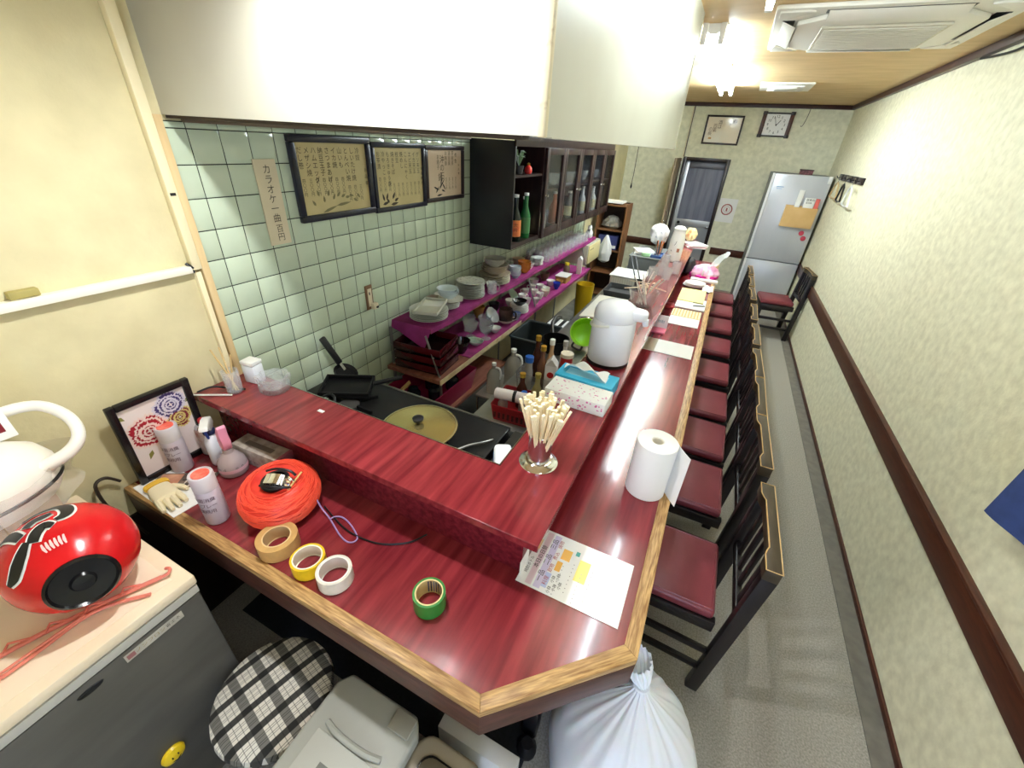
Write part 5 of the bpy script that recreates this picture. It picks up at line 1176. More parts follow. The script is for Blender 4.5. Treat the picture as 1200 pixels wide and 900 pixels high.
for y in (1.70, 3.1, 4.55):
    for x, z1 in ((XW + .02, UZ - .03), (LX - .02, LZ - .03)): MB().tube([(x, y, 0), (x, y, z1)], .008, 8).build('post', pm('post_grey', (150, 150, 146), .4, metal=.7), ds)
    MB().tube([(LX - .02, y, LZ - .02), (UX - .01, y, UZ - .03)], .006, 8).build('brace', pm('post_grey', (150, 150, 146), .4, metal=.7), ds)
# dishes: prototypes
def plate_mesh(r, h=.014): return [(r * .55, 0), (r * .58, .002), (r * .98, h), (r, h + .001), (r * .97, h + .0025), (r * .58, .005), (0, .004)]
def bowl_mesh(r, h): return [(r * .45, 0), (r * .48, .004), (r * .8, h * .45), (r, h), (r * .95, h), (r * .74, h * .48), (r * .4, .01), (0, .008)]
def stack(name, cat, lab, grp, prof, mat, x, y, z, n, dz, jit=.004, labs=None):
    src = None
    for k in range(n):
        if src is None: src = MB().lathe(prof, 28).build(name, mat); o = src; tag(o, lab, cat, grp)
        else: o = dup(src)
        o.location = (x + random.uniform(-jit, jit), y + random.uniform(-jit, jit), z + k * dz)
        if labs: o['label'] = labs[k]
    return z + n * dz
random.seed(21)
GP = pm('grey_white_glaze', (214, 216, 206), .2, coat=.2); SPK = pm('speckled_glaze', (206, 208, 196), .25, col2=(150, 150, 138), scale=60, ramp=(.3, .5))
BRN = pm('beige_glaze', (196, 182, 160), .3, col2=(170, 152, 128), scale=8); CRM = pm('cream_glaze', (234, 226, 208), .2)
z = stack('large_plate', 'plate', 'large grey-white plate in the stack at the near end of the upper shelf', 'large plates, near end of the upper shelf', plate_mesh(.112, .018), GP, -1.402, 1.865, UZ, 5, .0115)
t = thing('serving_tray', 'grey rectangular divided tray on top of the large plates', 'tray', (-1.395, 1.875, z + .008), .35)
MB().box(-.07, .07, -.125, .125, 0, .004).box(-.07, .07, -.125, -.119, .004, .018).box(-.07, .07, .119, .125, .004, .018).box(-.07, -.064, -.119, .119, .004, .018).box(.064, .07, -.119, .119, .004, .018).build('tray', pm('tray_grey', (200, 200, 184), .35), t, bevel=.001)
t2 = MB().box(-.055, .055, .01, .105, .0042, .006).build('white_compartment', CERAM, t)
z = stack('saucer', 'saucer', 'small white saucer stacked behind the tray plates', 'saucers, upper shelf', plate_mesh(.062, .012), CERAM, -1.402, 2.085, UZ, 4, .010)
tag(lathe_thing('leaf_dish', 'patterned wavy dish under the pale blue bowl', 'dish', plate_mesh(.082, .016), pm('floral_glaze', (220, 214, 200), .25, col2=(170, 130, 120), scale=40, ramp=(.3, .4)), (-1.400, 2.09, z + .002), wob=lambda a, v: 1 + .06 * math.cos(6 * a)), 'patterned wavy dish under the pale blue bowl', 'dish')
stack('rice_bowl', 'bowl', 'pale blue-white bowl nested above the wavy dish', 'nested bowls, upper shelf', bowl_mesh(.066, .04), pm('pale_blue_glaze', (214, 226, 228), .2), -1.415, 2.085, z + .022, 3, .012)
z = stack('dinner_plate', 'plate', 'white-edged plate in the second tall stack on the upper shelf', 'second plate stack, upper shelf', plate_mesh(.096, .016), GP, -1.402, 2.335, UZ, 8, .0115)
lathe_thing('speckled_plate', 'speckled grey plate on top of the second plate stack', 'plate', plate_mesh(.097, .02), SPK, (-1.402, 2.335, z + .002))
t = thing('glass_mug', 'clear glass mug with handle beside the second plate stack', 'mug', (-1.320, 2.49, UZ))
MB().lathe([(.03, 0), (.032, .003), (.033, .085), (.030, .085), (.028, .008), (0, .007)], 20).build('mug_wall', GLASS, t)
MB().tube([(.032, 0, .07), (.055, 0, .065), (.055, 0, .025), (.032, 0, .02)], .005, 8).build('handle', GLASS, t)
z = stack('deep_plate', 'plate', 'cream plate in the big stack below the wall cabinet', 'big plate stack below the cabinet', plate_mesh(.112, .02), CRM, -1.418, 2.715, UZ, 4, .013)
lathe_thing('wide_plate', 'wide cream-rimmed brown plate in the big stack', 'plate', plate_mesh(.12, .024), BRN, (-1.420, 2.715, z + .003))
z = stack('brown_bowl', 'bowl', 'beige bowl stacked on the wide brown plate', 'beige bowls on the big stack', bowl_mesh(.10, .04), BRN, -1.425, 2.72, z + .020, 3, .014)
stack('grey_bowl', 'bowl', 'grey-beige bowl on top of the big stack', 'grey bowls on the big stack', bowl_mesh(.082, .045), pm('grey_beige', (186, 182, 166), .3), -1.425, 2.72, z + .012, 2, .014)
stack('striped_bowl', 'bowl', 'blue and white striped small bowl nested in the row', 'blue striped bowls', bowl_mesh(.046, .05), pm('blue_stripe', (214, 222, 230), .2, col2=(70, 90, 130), scale=30, stretch=(.2, .2, 3), ramp=(.4, .5)), -1.355, 2.935, UZ, 4, .014)
stack('orange_bowl', 'bowl', 'orange-brown bowl leaning beside the striped bowls', 'orange bowls', bowl_mesh(.055, .045), pm('orange_glaze', (214, 142, 60), .25, col2=(180, 96, 40), scale=10), -1.360, 3.12, UZ, 4, .016)
stack('white_saucer', 'saucer', 'white saucer in the stack next to the shelf glasses', 'white saucers beside the glasses', plate_mesh(.06, .012), CERAM, -1.370, 3.40, UZ, 7, .009)
lathe_thing('grey_cup', 'grey bowl at the back of the upper shelf behind the striped bowls', 'bowl', bowl_mesh(.055, .06), pm('grey_cup', (150, 152, 144), .3), (-1.480, 2.93, UZ))
for k, (x, y, r_, h_, m_, nm) in enumerate(((-1.515, 2.16, .05, .05, GP, 'grey-white bowl at the back of the upper shelf behind the saucers'), (-1.525, 2.50, .04, .07, pm('teal_cup', (120, 150, 150), .25), 'teal cup at the back between the tall plate stacks'),
        (-1.365, 2.56, .038, .05, CERAM, 'white cup at the shelf front beside the glass mug'), (-1.51, 3.12, .05, .06, SPK, 'speckled bowl at the back behind the orange bowls'), (-1.37, 3.25, .042, .05, CERAM, 'white bowl between the orange bowls and the saucers'), (-1.50, 3.30, .055, .06, BRN, 'beige bowl at the back behind the saucers'), (-1.50, 1.72 + .33, .045, .06, BRN, 'brown cup by the tiles behind the tray plates'))):
    lathe_thing('small_bowl', nm, 'bowl', bowl_mesh(r_, h_), m_, (x, y, UZ), group='small bowls on the upper shelf')
gsrc = None; n_ = 0
for yy in range(11):
    for xx in range(3):
        y_ = 3.56 + yy * .118 + (.04 if xx % 2 else 0); x_ = -1.345 - xx * .085
        if gsrc is None:
            gsrc = MB().lathe([(.032, .0), (.034, .002), (.029, .085), (.027, .09), (0, .09), (0, .08), (.026, .078), (.031, .002)], 16, cap0=False, cap1=False).build('shelf_glass', pm('shelf_glass', (236, 242, 242), .03, alpha=.22, spec=1.0, coat=1.0)); o = gsrc
            tag(o, 'clear tumbler upside down in rows under the cabinet', 'glass', 'tumblers in rows on the upper shelf')
        else: o = dup(gsrc)
        o.location = (x_, y_, UZ + .0)
t = thing('cow_figurine', 'small black and white figurine at the far end of the upper shelf', 'figurine', (-1.36, 4.95, UZ))
MB().lathe([(.03, 0), (.042, .02), (.042, .06), (.03, .085), (.018, .09)], 18).build('body', pm('cow_patch', (240, 240, 236), .4, col2=(30, 30, 32), scale=14, ramp=(.36, .4)), t)
MB().lathe([(.0, .088), (.024, .095), (.028, .115), (.018, .135), (0, .14)], 16).build('head', pm('cow_white', (240, 238, 234), .4), t)
for s_ in (-1, 1): MB().lathe([(.0, 0), (.008, .006), (0, .02)], 8, o=(0, s_ * .022, .13)).build('ear', BLACK, t)
# cream box on the wall at the end of the shelves
t = thing('heater_box', 'cream metal box with louvred front at the far end of the shelves', 'box', (-1.57, 4.66, .675))
bx('case', pm('case_grey', (196, 192, 172), .5), 0, .30, 0, .50, 0, .225, t, bevel=.004)
bx('front_panel', pm('cream_front', (222, 208, 150), .5), .3005, .312, .02, .48, .012, .213, t, bevel=.003)
for k in range(3): bx('louvre', pm('louvre_dark', (150, 138, 96), .6), .312, .314, .06 + k * .05, .09 + k * .05, .16, .172, t)
t = thing('carrier_bag', 'white carrier bag hanging behind the cream box', 'bag', (-1.22, 5.28, .60))
MB().lathe(fine([(.02, 0), (.07, .03), (.08, .12), (.06, .22), (.03, .30), (.012, .33)], 25), 40, sy=.7, wob=crumple(.09, 2)).build('film', pm('carrier_white', (232, 232, 230), .4), t)
# lower shelf
LQ = pm('dark_red_lacquer', (84, 16, 24), .2, coat=.5, col2=(60, 10, 16), scale=5); LQB = pm('black_lacquer', (22, 14, 16), .18, coat=.5)
for k, (zz, tl, lab) in enumerate(((0, .0, 'bottom dark red lacquer tray in the pile on the lower shelf'), (.058, .02, 'middle dark red lacquer tray in the pile on the lower shelf'), (.118, .05, 'top dark red lacquer tray tilted on the pile'))):
    t = thing('lacquer_tray', lab, 'tray', (-1.38, 1.80, LZ + zz + .003), 0, 'lacquer trays on the lower shelf', rot=(tl, 0, .1))
    MB().box(-.15, .15, -.115, .115, 0, .006).build('base', LQB, t)
    MB().box(-.15, .15, -.115, -.108, .0065, .045).build('wall', LQ, t, bevel=.001); MB().box(-.15, .15, .108, .115, .0065, .045).build('wall', LQ, t, bevel=.001)
    MB().box(-.15, -.143, -.108, .108, .0065, .045).build('wall', LQ, t, bevel=.001); MB().box(.143, .15, -.108, .108, .0065, .045).build('wall', LQ, t, bevel=.001)
lathe_thing('lacquer_bowl', 'black and red lacquer bowl beside the lacquer trays', 'bowl', bowl_mesh(.062, .085), LQB, (-1.29, 2.03, LZ))
lathe_thing('soba_dish', 'white shallow dish with green glaze beside the lacquer bowl', 'dish', bowl_mesh(.055, .03), pm('green_white', (232, 236, 228), .2, col2=(150, 190, 170), scale=12), (-1.275, 2.185, LZ), wob=lambda a, v: 1 + .12 * math.cos(2 * a))
gob = None
for k, (x, y, lab) in enumerate(((-1.255, 2.30, 'front glass goblet on the lower shelf'), (-1.36, 2.27, 'left glass goblet on the lower shelf'), (-1.33, 2.42, 'goblet with a frosted wide bowl on the lower shelf'), (-1.43, 2.36, 'rear glass goblet on the lower shelf by the tiles'))):
    if gob is None:
        gob = thing('dessert_glass', lab, 'glass', group='glass goblets on the lower shelf')
        MB().lathe([(.034, 0), (.035, .004), (.008, .012), (.008, .03), (.04, .06), (.05, .11), (.047, .11), (.036, .064), (0, .04)], 20, wob=lambda a, v: 1 + (.05 * math.cos(10 * a) if v > .5 else 0)).build('goblet', glass('frosted_glass', (226, 232, 230), .15), gob); o = gob
    else: o = dup(gob)
    o.location = (x, y, LZ); o['label'] = lab
lathe_thing('shell_bowl', 'white fluted glass bowl standing on edge on the lower shelf', 'bowl', bowl_mesh(.062, .05), pm('fluted_white', (226, 230, 230), .2, trans=.3), (-1.36, 2.52, LZ + .06), wob=lambda a, v: 1 + .05 * math.cos(14 * a)).rotation_euler = (0, .9, 0)
lathe_thing('serving_bowl', 'wide cream bowl under the black teapot', 'bowl', bowl_mesh(.075, .035), CRM, (-1.275, 2.64, LZ))
t = thing('black_pot', 'black and brown ceramic pot on the lower shelf', 'pot', (-1.275, 2.64, LZ + .012))
MB().lathe([(.04, 0), (.052, .01), (.056, .07), (.05, .10), (.045, .10), (.048, .07), (.04, .012), (0, .01)], 24).build('body', pm('black_brown_glaze', (42, 32, 32), .25, col2=(90, 66, 56), scale=8), t)
MB().tube([(.05, .0, .085), (.08, 0, .08), (.08, 0, .04), (.052, 0, .03)], .006, 8).build('handle', BLACK, t)
lathe_thing('blue_cup', 'blue flowered teacup next to the black pot', 'cup', bowl_mesh(.036, .055), pm('blue_flower', (206, 216, 232), .2, col2=(110, 136, 190), scale=24), (-1.235, 2.745, LZ))
z = stack('small_plate', 'plate', 'white small plate in the lower shelf stack under the black cup', 'small plates, lower shelf', plate_mesh(.075, .012), CERAM, -1.285, 2.90, LZ, 6, .0095)
lathe_thing('black_bowl', 'black bowl on the small plate stack with a white flower pattern', 'bowl', bowl_mesh(.06, .04), pm('black_white_glaze', (28, 28, 30), .25, col2=(226, 226, 224), scale=16, ramp=(.36, .4)), (-1.285, 2.90, z + .005))
csrc = None; random.seed(9)
for k, (x, y, r_, nm) in enumerate(((-1.30, 3.08, .038, 'nearest white teacup lying by the black bowl'), (-1.25, 3.17, .030, 'small white cup at the front edge of the lower shelf'), (-1.38, 3.17, .036, 'white teacup at the back, first of the row'), (-1.27, 3.30, .034, 'white teacup in front, before the cream cup'),
                                (-1.35, 3.36, .034, 'white teacup in the middle of the lower shelf row'), (-1.42, 3.32, .034, 'white teacup against the tiles in the lower row'), (-1.28, 3.47, .036, 'white teacup just before the blue cup'), (-1.36, 3.52, .036, 'white teacup behind the blue cup'), (-1.42, 3.48, .034, 'white teacup by the tiles near the blue cup'))):
    if csrc is None:
        csrc = thing('teacup', nm, 'cup', group='white teacups on the lower shelf')
        MB().lathe(bowl_mesh(.036, .06), 20).build('cup_wall', CERAM, csrc)
        MB().tube([(.032, 0, .05), (.052, 0, .045), (.05, 0, .022), (.028, 0, .018)], .004, 6).build('handle', CERAM, csrc); o = csrc
    else: o = dup(csrc)
    o.location = (x, y, LZ); o.rotation_euler = (0, 0, random.uniform(0, 6)); o['label'] = nm; s_ = r_ / .036; o.scale = (s_, s_, s_)
lathe_thing('cobalt_cup', 'deep blue cup at the front of the lower shelf', 'cup', bowl_mesh(.036, .065), pm('cobalt', (40, 70, 190), .25), (-1.25, 3.66, LZ))
lathe_thing('green_dish', 'pale green dish leaning behind the teacups', 'dish', plate_mesh(.06, .01), pm('pale_green_glaze', (170, 200, 176), .2), (-1.47, 3.16, LZ + .035)).rotation_euler = (0, .8, 0)
t = thing('food_tub', 'white lidded tub of brown contents on the lower shelf', 'tub', (-1.285, 3.95, LZ))
open_tub(.06, .085, 0, .06, .003, .9).build('tub', pm('tub_brown', (176, 140, 70), .4), t)
bx('lid', WHITE, -.063, .063, -.088, .088, .0605, .068, t, bevel=.003)
t = thing('sauce_bottle', 'clear bottle with yellow lid on the far lower shelf', 'bottle', (-1.33, 4.16, LZ))
MB().lathe([(.032, 0), (.034, .004), (.034, .09), (.022, .11)], 18).build('jar', pm('jar_smoky', (150, 130, 110), .2, trans=.5), t)
MB().lathe([(.024, .1102), (.024, .135), (0, .137)], 18).build('cap', pm('yellow_cap', (226, 196, 50), .4), t)
t = thing('salt_pack', 'white printed carton at the far end of the lower shelf', 'carton', (-1.245, 4.33, LZ), .2)
bx('carton', pm('carton_print', (238, 226, 214), .5, col2=(196, 140, 120), scale=18, ramp=(.28, .36)), -.025, .025, -.045, .045, 0, .15, t, bevel=.003)
MB().prism([(-.025, .15), (.025, .15), (.004, .175), (-.004, .175)], -.045, .045, M=Matrix(((1, 0, 0, 0), (0, 0, 1, 0), (0, 1, 0, 0), (0, 0, 0, 1)))).build('gable_top', WHITE, t)
for k, (x, y, r_, h_, m_, nm) in enumerate(((-1.50, 2.62, .05, .09, pm('amber_jar', (176, 130, 60), .25), 'amber jar at the back of the lower shelf behind the black pot'), (-1.45, 2.78, .045, .08, BLACK, 'black cup at the back of the lower shelf'), (-1.40, 2.98, .05, .06, CERAM, 'white bowl behind the black flowered bowl'),
        (-1.26, 3.40, .04, .06, CRM, 'cream cup at the front edge among the teacups'), (-1.47, 3.62, .05, .07, GP, 'grey-white bowl by the tiles past the teacups'), (-1.34, 3.74, .045, .05, CERAM, 'white bowl behind the deep blue cup'), (-1.27, 3.80, .035, .05, pm('ochre_cup', (190, 150, 80), .3), 'ochre cup before the white lidded tub'), (-1.45, 3.85, .05, .08, pm('brown_cup', (120, 90, 70), .3), 'brown cup by the tiles behind the lidded tub'), (-1.26, 2.44, .045, .035, CERAM, 'small white bowl in front of the goblets'))):
    lathe_thing('shelf_bowl', nm, 'bowl', bowl_mesh(r_, h_), m_, (x, y, LZ), group='bowls and cups on the lower shelf')
# below the lower shelf
t = thing('magenta_basket', 'magenta plastic basket with dark jars on the bottom shelf board', 'basket', (-1.365, 1.82, .4205))
open_tub(.172, .26, 0, .14, .006, .88).build('tub', pm('basket_magenta', (150, 24, 72), .4), t)
for k, (x, y) in enumerate(((-.06, -.12), (.03, -.02), (-.07, .08), (.05, .14))):
    lathe_thing('dark_jar', 'dark glass jar in the magenta basket', 'jar', [(.04, 0), (.043, .005), (.043, .07), (.03, .085), (.03, .10), (0, .101)], pm('dark_jar', (40, 44, 52), .2), (-1.365 + x, 1.82 + y, .428), group='jars in the magenta basket')
t = thing('wire_stand', 'low steel stand holding two large bottles below the dish shelf', 'stand', (-1.035, 2.15, 0))
bx('top', pm('stand_tray', (176, 170, 156), .35, metal=.5), -.12, .13, -.16, .17, .40, .415, t, bevel=.003)
for sx in (-.11, .12):
    for sy in (-.15, .16): MB().tube([(sx, sy, 0), (sx, sy, .40)], .007, 8).build('leg', STEEL, t)
BTL = pm('clear_bottle', (214, 206, 190), .12, trans=.6, ior=1.3)
for k, (x, y, s_, lab) in enumerate(((-1.07, 2.08, .9, 'clear bottle with bag-wrapped neck on the steel stand'), (-1.0, 2.22, 1.15, 'tall clear jug with white handle on the steel stand'))):
    t = thing('large_bottle', lab, 'bottle', (x, y, .4155), 0, 'bottles on the steel stand'); t.scale = (s_, s_, s_)
    MB().lathe([(.045, 0), (.05, .006), (.05, .14), (.035, .175), (.015, .195), (.014, .22)], 22).build('body', BTL, t)
    MB().lathe([(.016, .2202), (.016, .238), (0, .24)], 14).build('cap', WHITE, t)
    MB().tube([(.014, 0, .205), (.045, 0, .20), (.056, 0, .16), (.05, 0, .12)], .007, 8).build('handle', WHITE, t)
t = thing('wooden_platform', 'low wooden platform on the kitchen floor holding the yellow basket', 'platform', (-1.02, 1.80, 0))
MB().box(-.16, .16, -.22, .12, .17, .19).build('top_board', SHW, t)
MB().box(-.15, -.13, -.21, .11, 0, .17).box(.13, .15, -.21, .11, 0, .17).build('side_board', SHW, t)
t = thing('yellow_basket', 'small yellow plastic basket on the kitchen floor platform', 'basket', (-.985, 1.80, .1905))
open_tub(.062, .085, 0, .16, .004, .85).build('tub', pm('basket_yellow', (226, 186, 40), .4), t)
for k, (x, y) in enumerate(((-1.14, 1.62), (-1.085, 1.655), (-1.09, 1.73), (-1.145, 1.69), (-1.03, 1.63))):
    lathe_thing('seasoning_bottle', 'small pale seasoning bottle clustered behind the gas table', 'bottle', [(.022, 0), (.024, .004), (.024, .10), (.015, .12), (.015, .15), (0, .152)], pm('season%d' % (k % 3), [(222, 200, 170), (190, 130, 120), (226, 222, 210)][k % 3], .35), (x, y, .1905), 16, 'seasoning bottles on the platform')
t = thing('tin_can', 'open steel tin with wooden tongs under the dish shelf end', 'can', (-1.49, 1.52, .50))
MB().lathe([(.035, 0), (.036, .10), (.034, .10), (.033, .004), (0, .003)], 20).build('tin', pm('tin_label', (170, 168, 160), .3, metal=.6), t)
tag(bx('oil_shelf', pm('oil_shelf', (110, 84, 56), .6), XW + .004, -1.40, 1.40, 1.60, .48, .4995), 'small wooden ledge below the end of the dish shelf', 'ledge')
tag(MB().bar((-1.46, 1.48, .505), (-1.36, 1.60, .64), .03, .008).build('wooden_spatula', pm('spatula_wood', (190, 150, 96), .6)), 'wooden spatula leaning by the steel tin', 'spatula')
# dark bin, striped stool, yellow bin
t = thing('dark_bin', 'tall dark grey-green waste bin with open top below the lower shelf', 'bin', (-1.075, 2.80, 0))
open_tub(.15, .19, 0, .58, .006, .80, .03).build('bin_body', pm('bin_slate', (52, 60, 62), .45), t)
MB().tube([(x, y, .58) for x, y in rr(.152, .192, .032, 4)], .009, 6, closed=True).build('rim', pm('bin_rim', (78, 88, 90), .4), t)
bx('handle_recess', BLACK, .128, .146, -.04, .04, .36, .42, t, bevel=.004)
t = thing('striped_stool', 'small folding stool with black and white striped seat behind the bin', 'stool', (-1.10, 3.42, 0))
for k in range(6): bx('seat_band', PAPER if k % 2 == 0 else BLACK, -.10 + k * .035, -.067 + k * .035, -.11, .11, .42, .432, t, bevel=.002)
for sx in (-.09, .09):
    for sy in (-.10, .10): MB().tube([(sx, sy, .42), (sx * 1.15, -sy * .6 if False else sy, 0)], .009, 8).build('leg', BLACK, t)
t = thing('yellow_bin', 'yellow cylindrical bin under the far lower shelf', 'bin', (-1.17, 4.40, 0))
MB().lathe([(.08, .15), (.10, .55), (.095, .55), (.075, .16), (0, .155)], 24).build('tub', pm('bin_yellow', (210, 174, 30), .4), t)
MB().box(-.09, .09, -.09, .09, 0, .1495).build('foot_block', pm('foot_grey', (80, 78, 72), .6), t)
# prep worktop behind the right leg of the bar
wk = thing('prep_worktop', 'stainless prep worktop behind the right leg of the bar', 'worktop', (0, 0, 0))
bx('cabinet', pm('worktop_cab', (70, 68, 64), .5), -.80, -.425, 1.40, 4.90, 0, .685, wk)
bx('top', pm('worktop_steel', (176, 176, 170), .3, metal=.8, col2=(150, 150, 144), scale=6), -.83, -.42, 1.38, 4.92, .6855, .7195, wk, bevel=.003)
wz = WTZ
t = thing('red_basket', 'dark red plastic basket of bottles behind the chopstick holder', 'basket', (-.645, 1.52, wz), .08)
open_tub(.105, .10, 0, .085, .005, .9).build('tub', pm('basket_red', (150, 26, 34), .4), t)
for k in range(8):
    a = -.08 + k * .0225
    MB().box(a - .006, a + .006, -.0985, -.0955, .02, .05, M=Matrix.Translation((0, -.002, 0))).build('slot', pm('slot_dark', (70, 12, 16), .5), t)
def bottle(name, lab, x, y, z, r, h, cmat, capm, cap_h=.02, group=None, neck=.45, tilt=None):
    t = thing(name, lab, 'bottle', (x, y, z), 0, group, rot=tilt)
    MB().lathe([(r * .92, 0), (r, .004), (r, h * .62), (r * neck, h * .82), (r * neck, h)], 18).build('body', cmat, t)
    MB().lathe([(r * neck + .003, h + .0003), (r * neck + .003, h + cap_h), (0, h + cap_h + .001)], 16).build('cap', capm, t)
    return t
GOLD = pm('gold_cap', (206, 164, 60), .3, metal=.6); BLUE = pm('blue_cap', (40, 96, 180), .4); REDC = pm('red_cap', (206, 40, 40), .4)
SOY = pm('brown_sauce', (74, 40, 28), .2); CLR = pm('clear_sauce', (206, 200, 190), .15, trans=.5)
bottle('sauce_bottle', 'small bottle with red cap at the left of the red basket', -.705, 1.475, wz + .007, .024, .11, CLR, REDC)
bottle('sauce_bottle', 'dark bottle with pale gold cap in the red basket', -.655, 1.575, wz + .007, .026, .17, SOY, GOLD)
bottle('sauce_bottle', 'short bottle with a blue cap in the red basket', -.61, 1.50, wz + .007, .024, .12, CLR, BLUE)
bottle('sauce_bottle', 'clear bottle with olive cap in the red basket near the bar', -.578, 1.575, wz + .007, .026, .19, pm('vinegar', (196, 180, 120), .15, trans=.4), pm('olive_cap', (150, 130, 60), .4))
t = thing('towel_roll', 'rolled white towel with a black tie lying over the red basket', 'towel', (-.66, 1.47, wz + .125), .1, rot=(0, PI / 2, .15))
MB().lathe([(.02, -.08), (.026, -.075), (.027, .075), (.02, .08)], 18).build('roll', pm('towel_pink', (236, 224, 220), .9), t)
MB().lathe([(.0285, .01), (.0285, .025)], 18, cap0=False, cap1=False).build('tie', BLACK, t)
t = thing('clear_caddy', 'clear plastic caddy of seasoning bottles on the worktop', 'caddy', (-.645, 1.80, wz))
open_tub(.105, .105, 0, .12, .004, .92).build('tub', CLP, t)
bottle('sauce_bottle', 'bottle with a bright blue cap in the clear caddy', -.70, 1.755, wz + .006, .024, .16, CLR, BLUE, .03, neck=.8)
bottle('sauce_bottle', 'tall bottle with gold cap at the back of the clear caddy', -.70, 1.86, wz + .006, .027, .24, SOY, GOLD, .025)
bottle('sauce_bottle', 'brown bottle with gold cap in the middle of the clear caddy', -.645, 1.80, wz + .006, .026, .22, pm('brown_bottle', (120, 80, 60), .2), GOLD, .025)
bottle('sauce_bottle', 'white-capped squeeze bottle in the clear caddy', -.625, 1.87, wz + .006, .024, .23, pm('sesame', (190, 150, 110), .3), WHITE, .03)
t = thing('milk_carton', 'white gabled carton with a red circle in the clear caddy', 'carton', (-.583, 1.775, wz + .006), .2)
bx('carton', pm('carton_white', (240, 234, 230), .45), -.03, .03, -.03, .03, 0, .17, t, bevel=.002)
MB().prism([(-.03, .17), (.03, .17), (.003, .205), (-.003, .205)], -.03, .03, M=Matrix(((1, 0, 0, 0), (0, 0, 1, 0), (0, 1, 0, 0), (0, 0, 0, 1)))).build('gable', pm('carton_gable', (226, 220, 214), .45), t)
MB().lathe([(.017, 0), (.017, .001)], 20, M=MY(0, -.0302, .12)).build('red_circle', REDC, t)
bottle('sauce_bottle', 'wide jar with cream lid behind the white carton', -.555, 1.93, wz, .036, .16, pm('ketchup', (190, 40, 36), .3), pm('cream_lid', (240, 230, 206), .4), .02, neck=.9)
bottle('sauce_bottle', 'white bottle with long nozzle behind the seasoning caddy', -.60, 2.03, wz, .026, .17, WHITE, pm('grey_cap', (190, 190, 186), .4), .03)
t = thing('wrapped_pack', 'white and purple wrapped pack beside the tissue boxes', 'pack', (-.50, 1.90, wz), .3)
bx('pack', pm('pack_purple', (226, 214, 220), .4, col2=(120, 60, 90), scale=12, ramp=(.3, .45)), -.06, .06, -.04, .04, 0, .12, t, bevel=.012)
lathe_thing('orange_lid', 'small orange lid on the worktop beside the blue tissue box', 'dish', [(.035, 0), (.038, .006), (.034, .02), (0, .022)], pm('orange_plastic', (240, 150, 90), .4), (-.52, 1.78, wz + .13 if False else wz))  # flat orange plastic lid lying on the worktop
t = thing('green_bowl', 'bright lime green strainer bowl standing tilted beside the air pot', 'bowl', (-.60, 2.42, wz + .10), rot=(.95, .25, 0))
MB().lathe([(.04, -.05), (.075, -.03), (.088, .03), (.092, .05), (.086, .05), (.072, -.02), (.038, -.042), (0, -.042)], 30).build('bowl', pm('lime_plastic', (160, 224, 50), .35), t)
MB().tube([(-.03, -.088, .045), (-.025, -.115, .05), (.025, -.115, .05), (.03, -.088, .045)], .007, 8).build('handle', BLACK, t)
t = thing('black_saucepan', 'black saucepan with curved handle beside the green bowl', 'pan', (-.742, 2.28, wz))
MB().lathe([(.07, 0), (.08, .006), (.085, .09), (.082, .09), (.076, .01), (0, .008)], 28).build('pan', BLACKM, t)
MB().tube([(-.05, .07, .08), (-.09, .16, .11), (-.10, .26, .12), (-.09, .33, .10)], [.010, .012, .012, .010], 10).build('handle', BLACK, t)
t = thing('pan_stack', 'stacked steel bowls on the worktop behind the green bowl', 'bowls', (-.66, 2.72, wz))
for k in range(3): MB().lathe([(p[0], p[1] + .016 * k) for p in bowl_mesh(.07, .05)], 24).build('bowl', pm('steel_bowl', (190, 186, 180), .25, metal=.8), t)
tag(MB().box(-.80, -.52, 2.95, 3.55, wz, wz + .012).build('cutting_board', pm('board_cream', (226, 222, 206), .5), bevel=.004), 'cream cutting board on the prep worktop', 'board')
t = thing('grey_tray', 'dark grey dish tray at the far part of the worktop', 'tray', (-.66, 3.72, wz))
open_tub(.13, .14, 0, .05, .005, .92).build('tub', pm('tray_dark', (62, 64, 66), .5), t)
# bottles and plant inside the open cabinet bay
cz0, cz1, cz2 = Z0 + .0305, 1.5565, 1.6715
def cab_bottle(x, y, lab, gm, lm, h=.235, r=.034):
    t = thing('liquor_bottle', lab, 'bottle', (x, y, cz0), 0, 'bottles in the wall cabinet')
    MB().lathe([(r * .95, 0), (r, .004), (r, h * .55), (r * .42, h * .76), (r * .38, h)], 20).build('body', gm, t)
    MB().lathe([(r * .45, h + .0003), (r * .45, h + .018), (0, h + .019)], 14).build('cap', WHITE, t)
    lb_ = MB().lathe([(r + .0008, h * .12), (r + .0008, h * .5)], 20, cap0=False, cap1=False).build('label', lm, t)
    return t
OL = pm('orange_label', (236, 150, 70), .5, col2=(214, 90, 60), scale=16); CL = pm('cream_label', (230, 222, 180), .5)
DKG = pm('dark_bottle_glass', (20, 30, 26), .12); GRG = pm('green_bottle_glass', (40, 110, 60), .12)
t = cab_bottle(-1.30, 2.765, 'dark bottle with an orange label in the open cabinet bay', DKG, OL, .285, .042); 
join_text([(ch, .030, Matrix.Rotation(.6, 4, 'Z') @ MY(0, -.0432, .11 - .034 * k), False, 1) for k, ch in enumerate('大吟')], pm('brown_ink', (130, 60, 30), .5), t)
cab_bottle(-1.295, 2.925, 'green bottle in the open cabinet bay', GRG, pm('green_label', (60, 120, 66), .5), .285, .037)
cab_bottle(-1.345, 3.015, 'green bottle with a cream label at the right of the bay', GRG, CL, .25, .036)
cab_bottle(-1.41, 2.80, 'dark bottle standing behind the orange label bottle', DKG, pm('dark_label', (60, 56, 60), .5), .28, .036)
cab_bottle(-1.40, 2.91, 'black bottle at the back of the open cabinet bay', DKG, pm('dark_label', (60, 56, 60), .5), .27, .036)
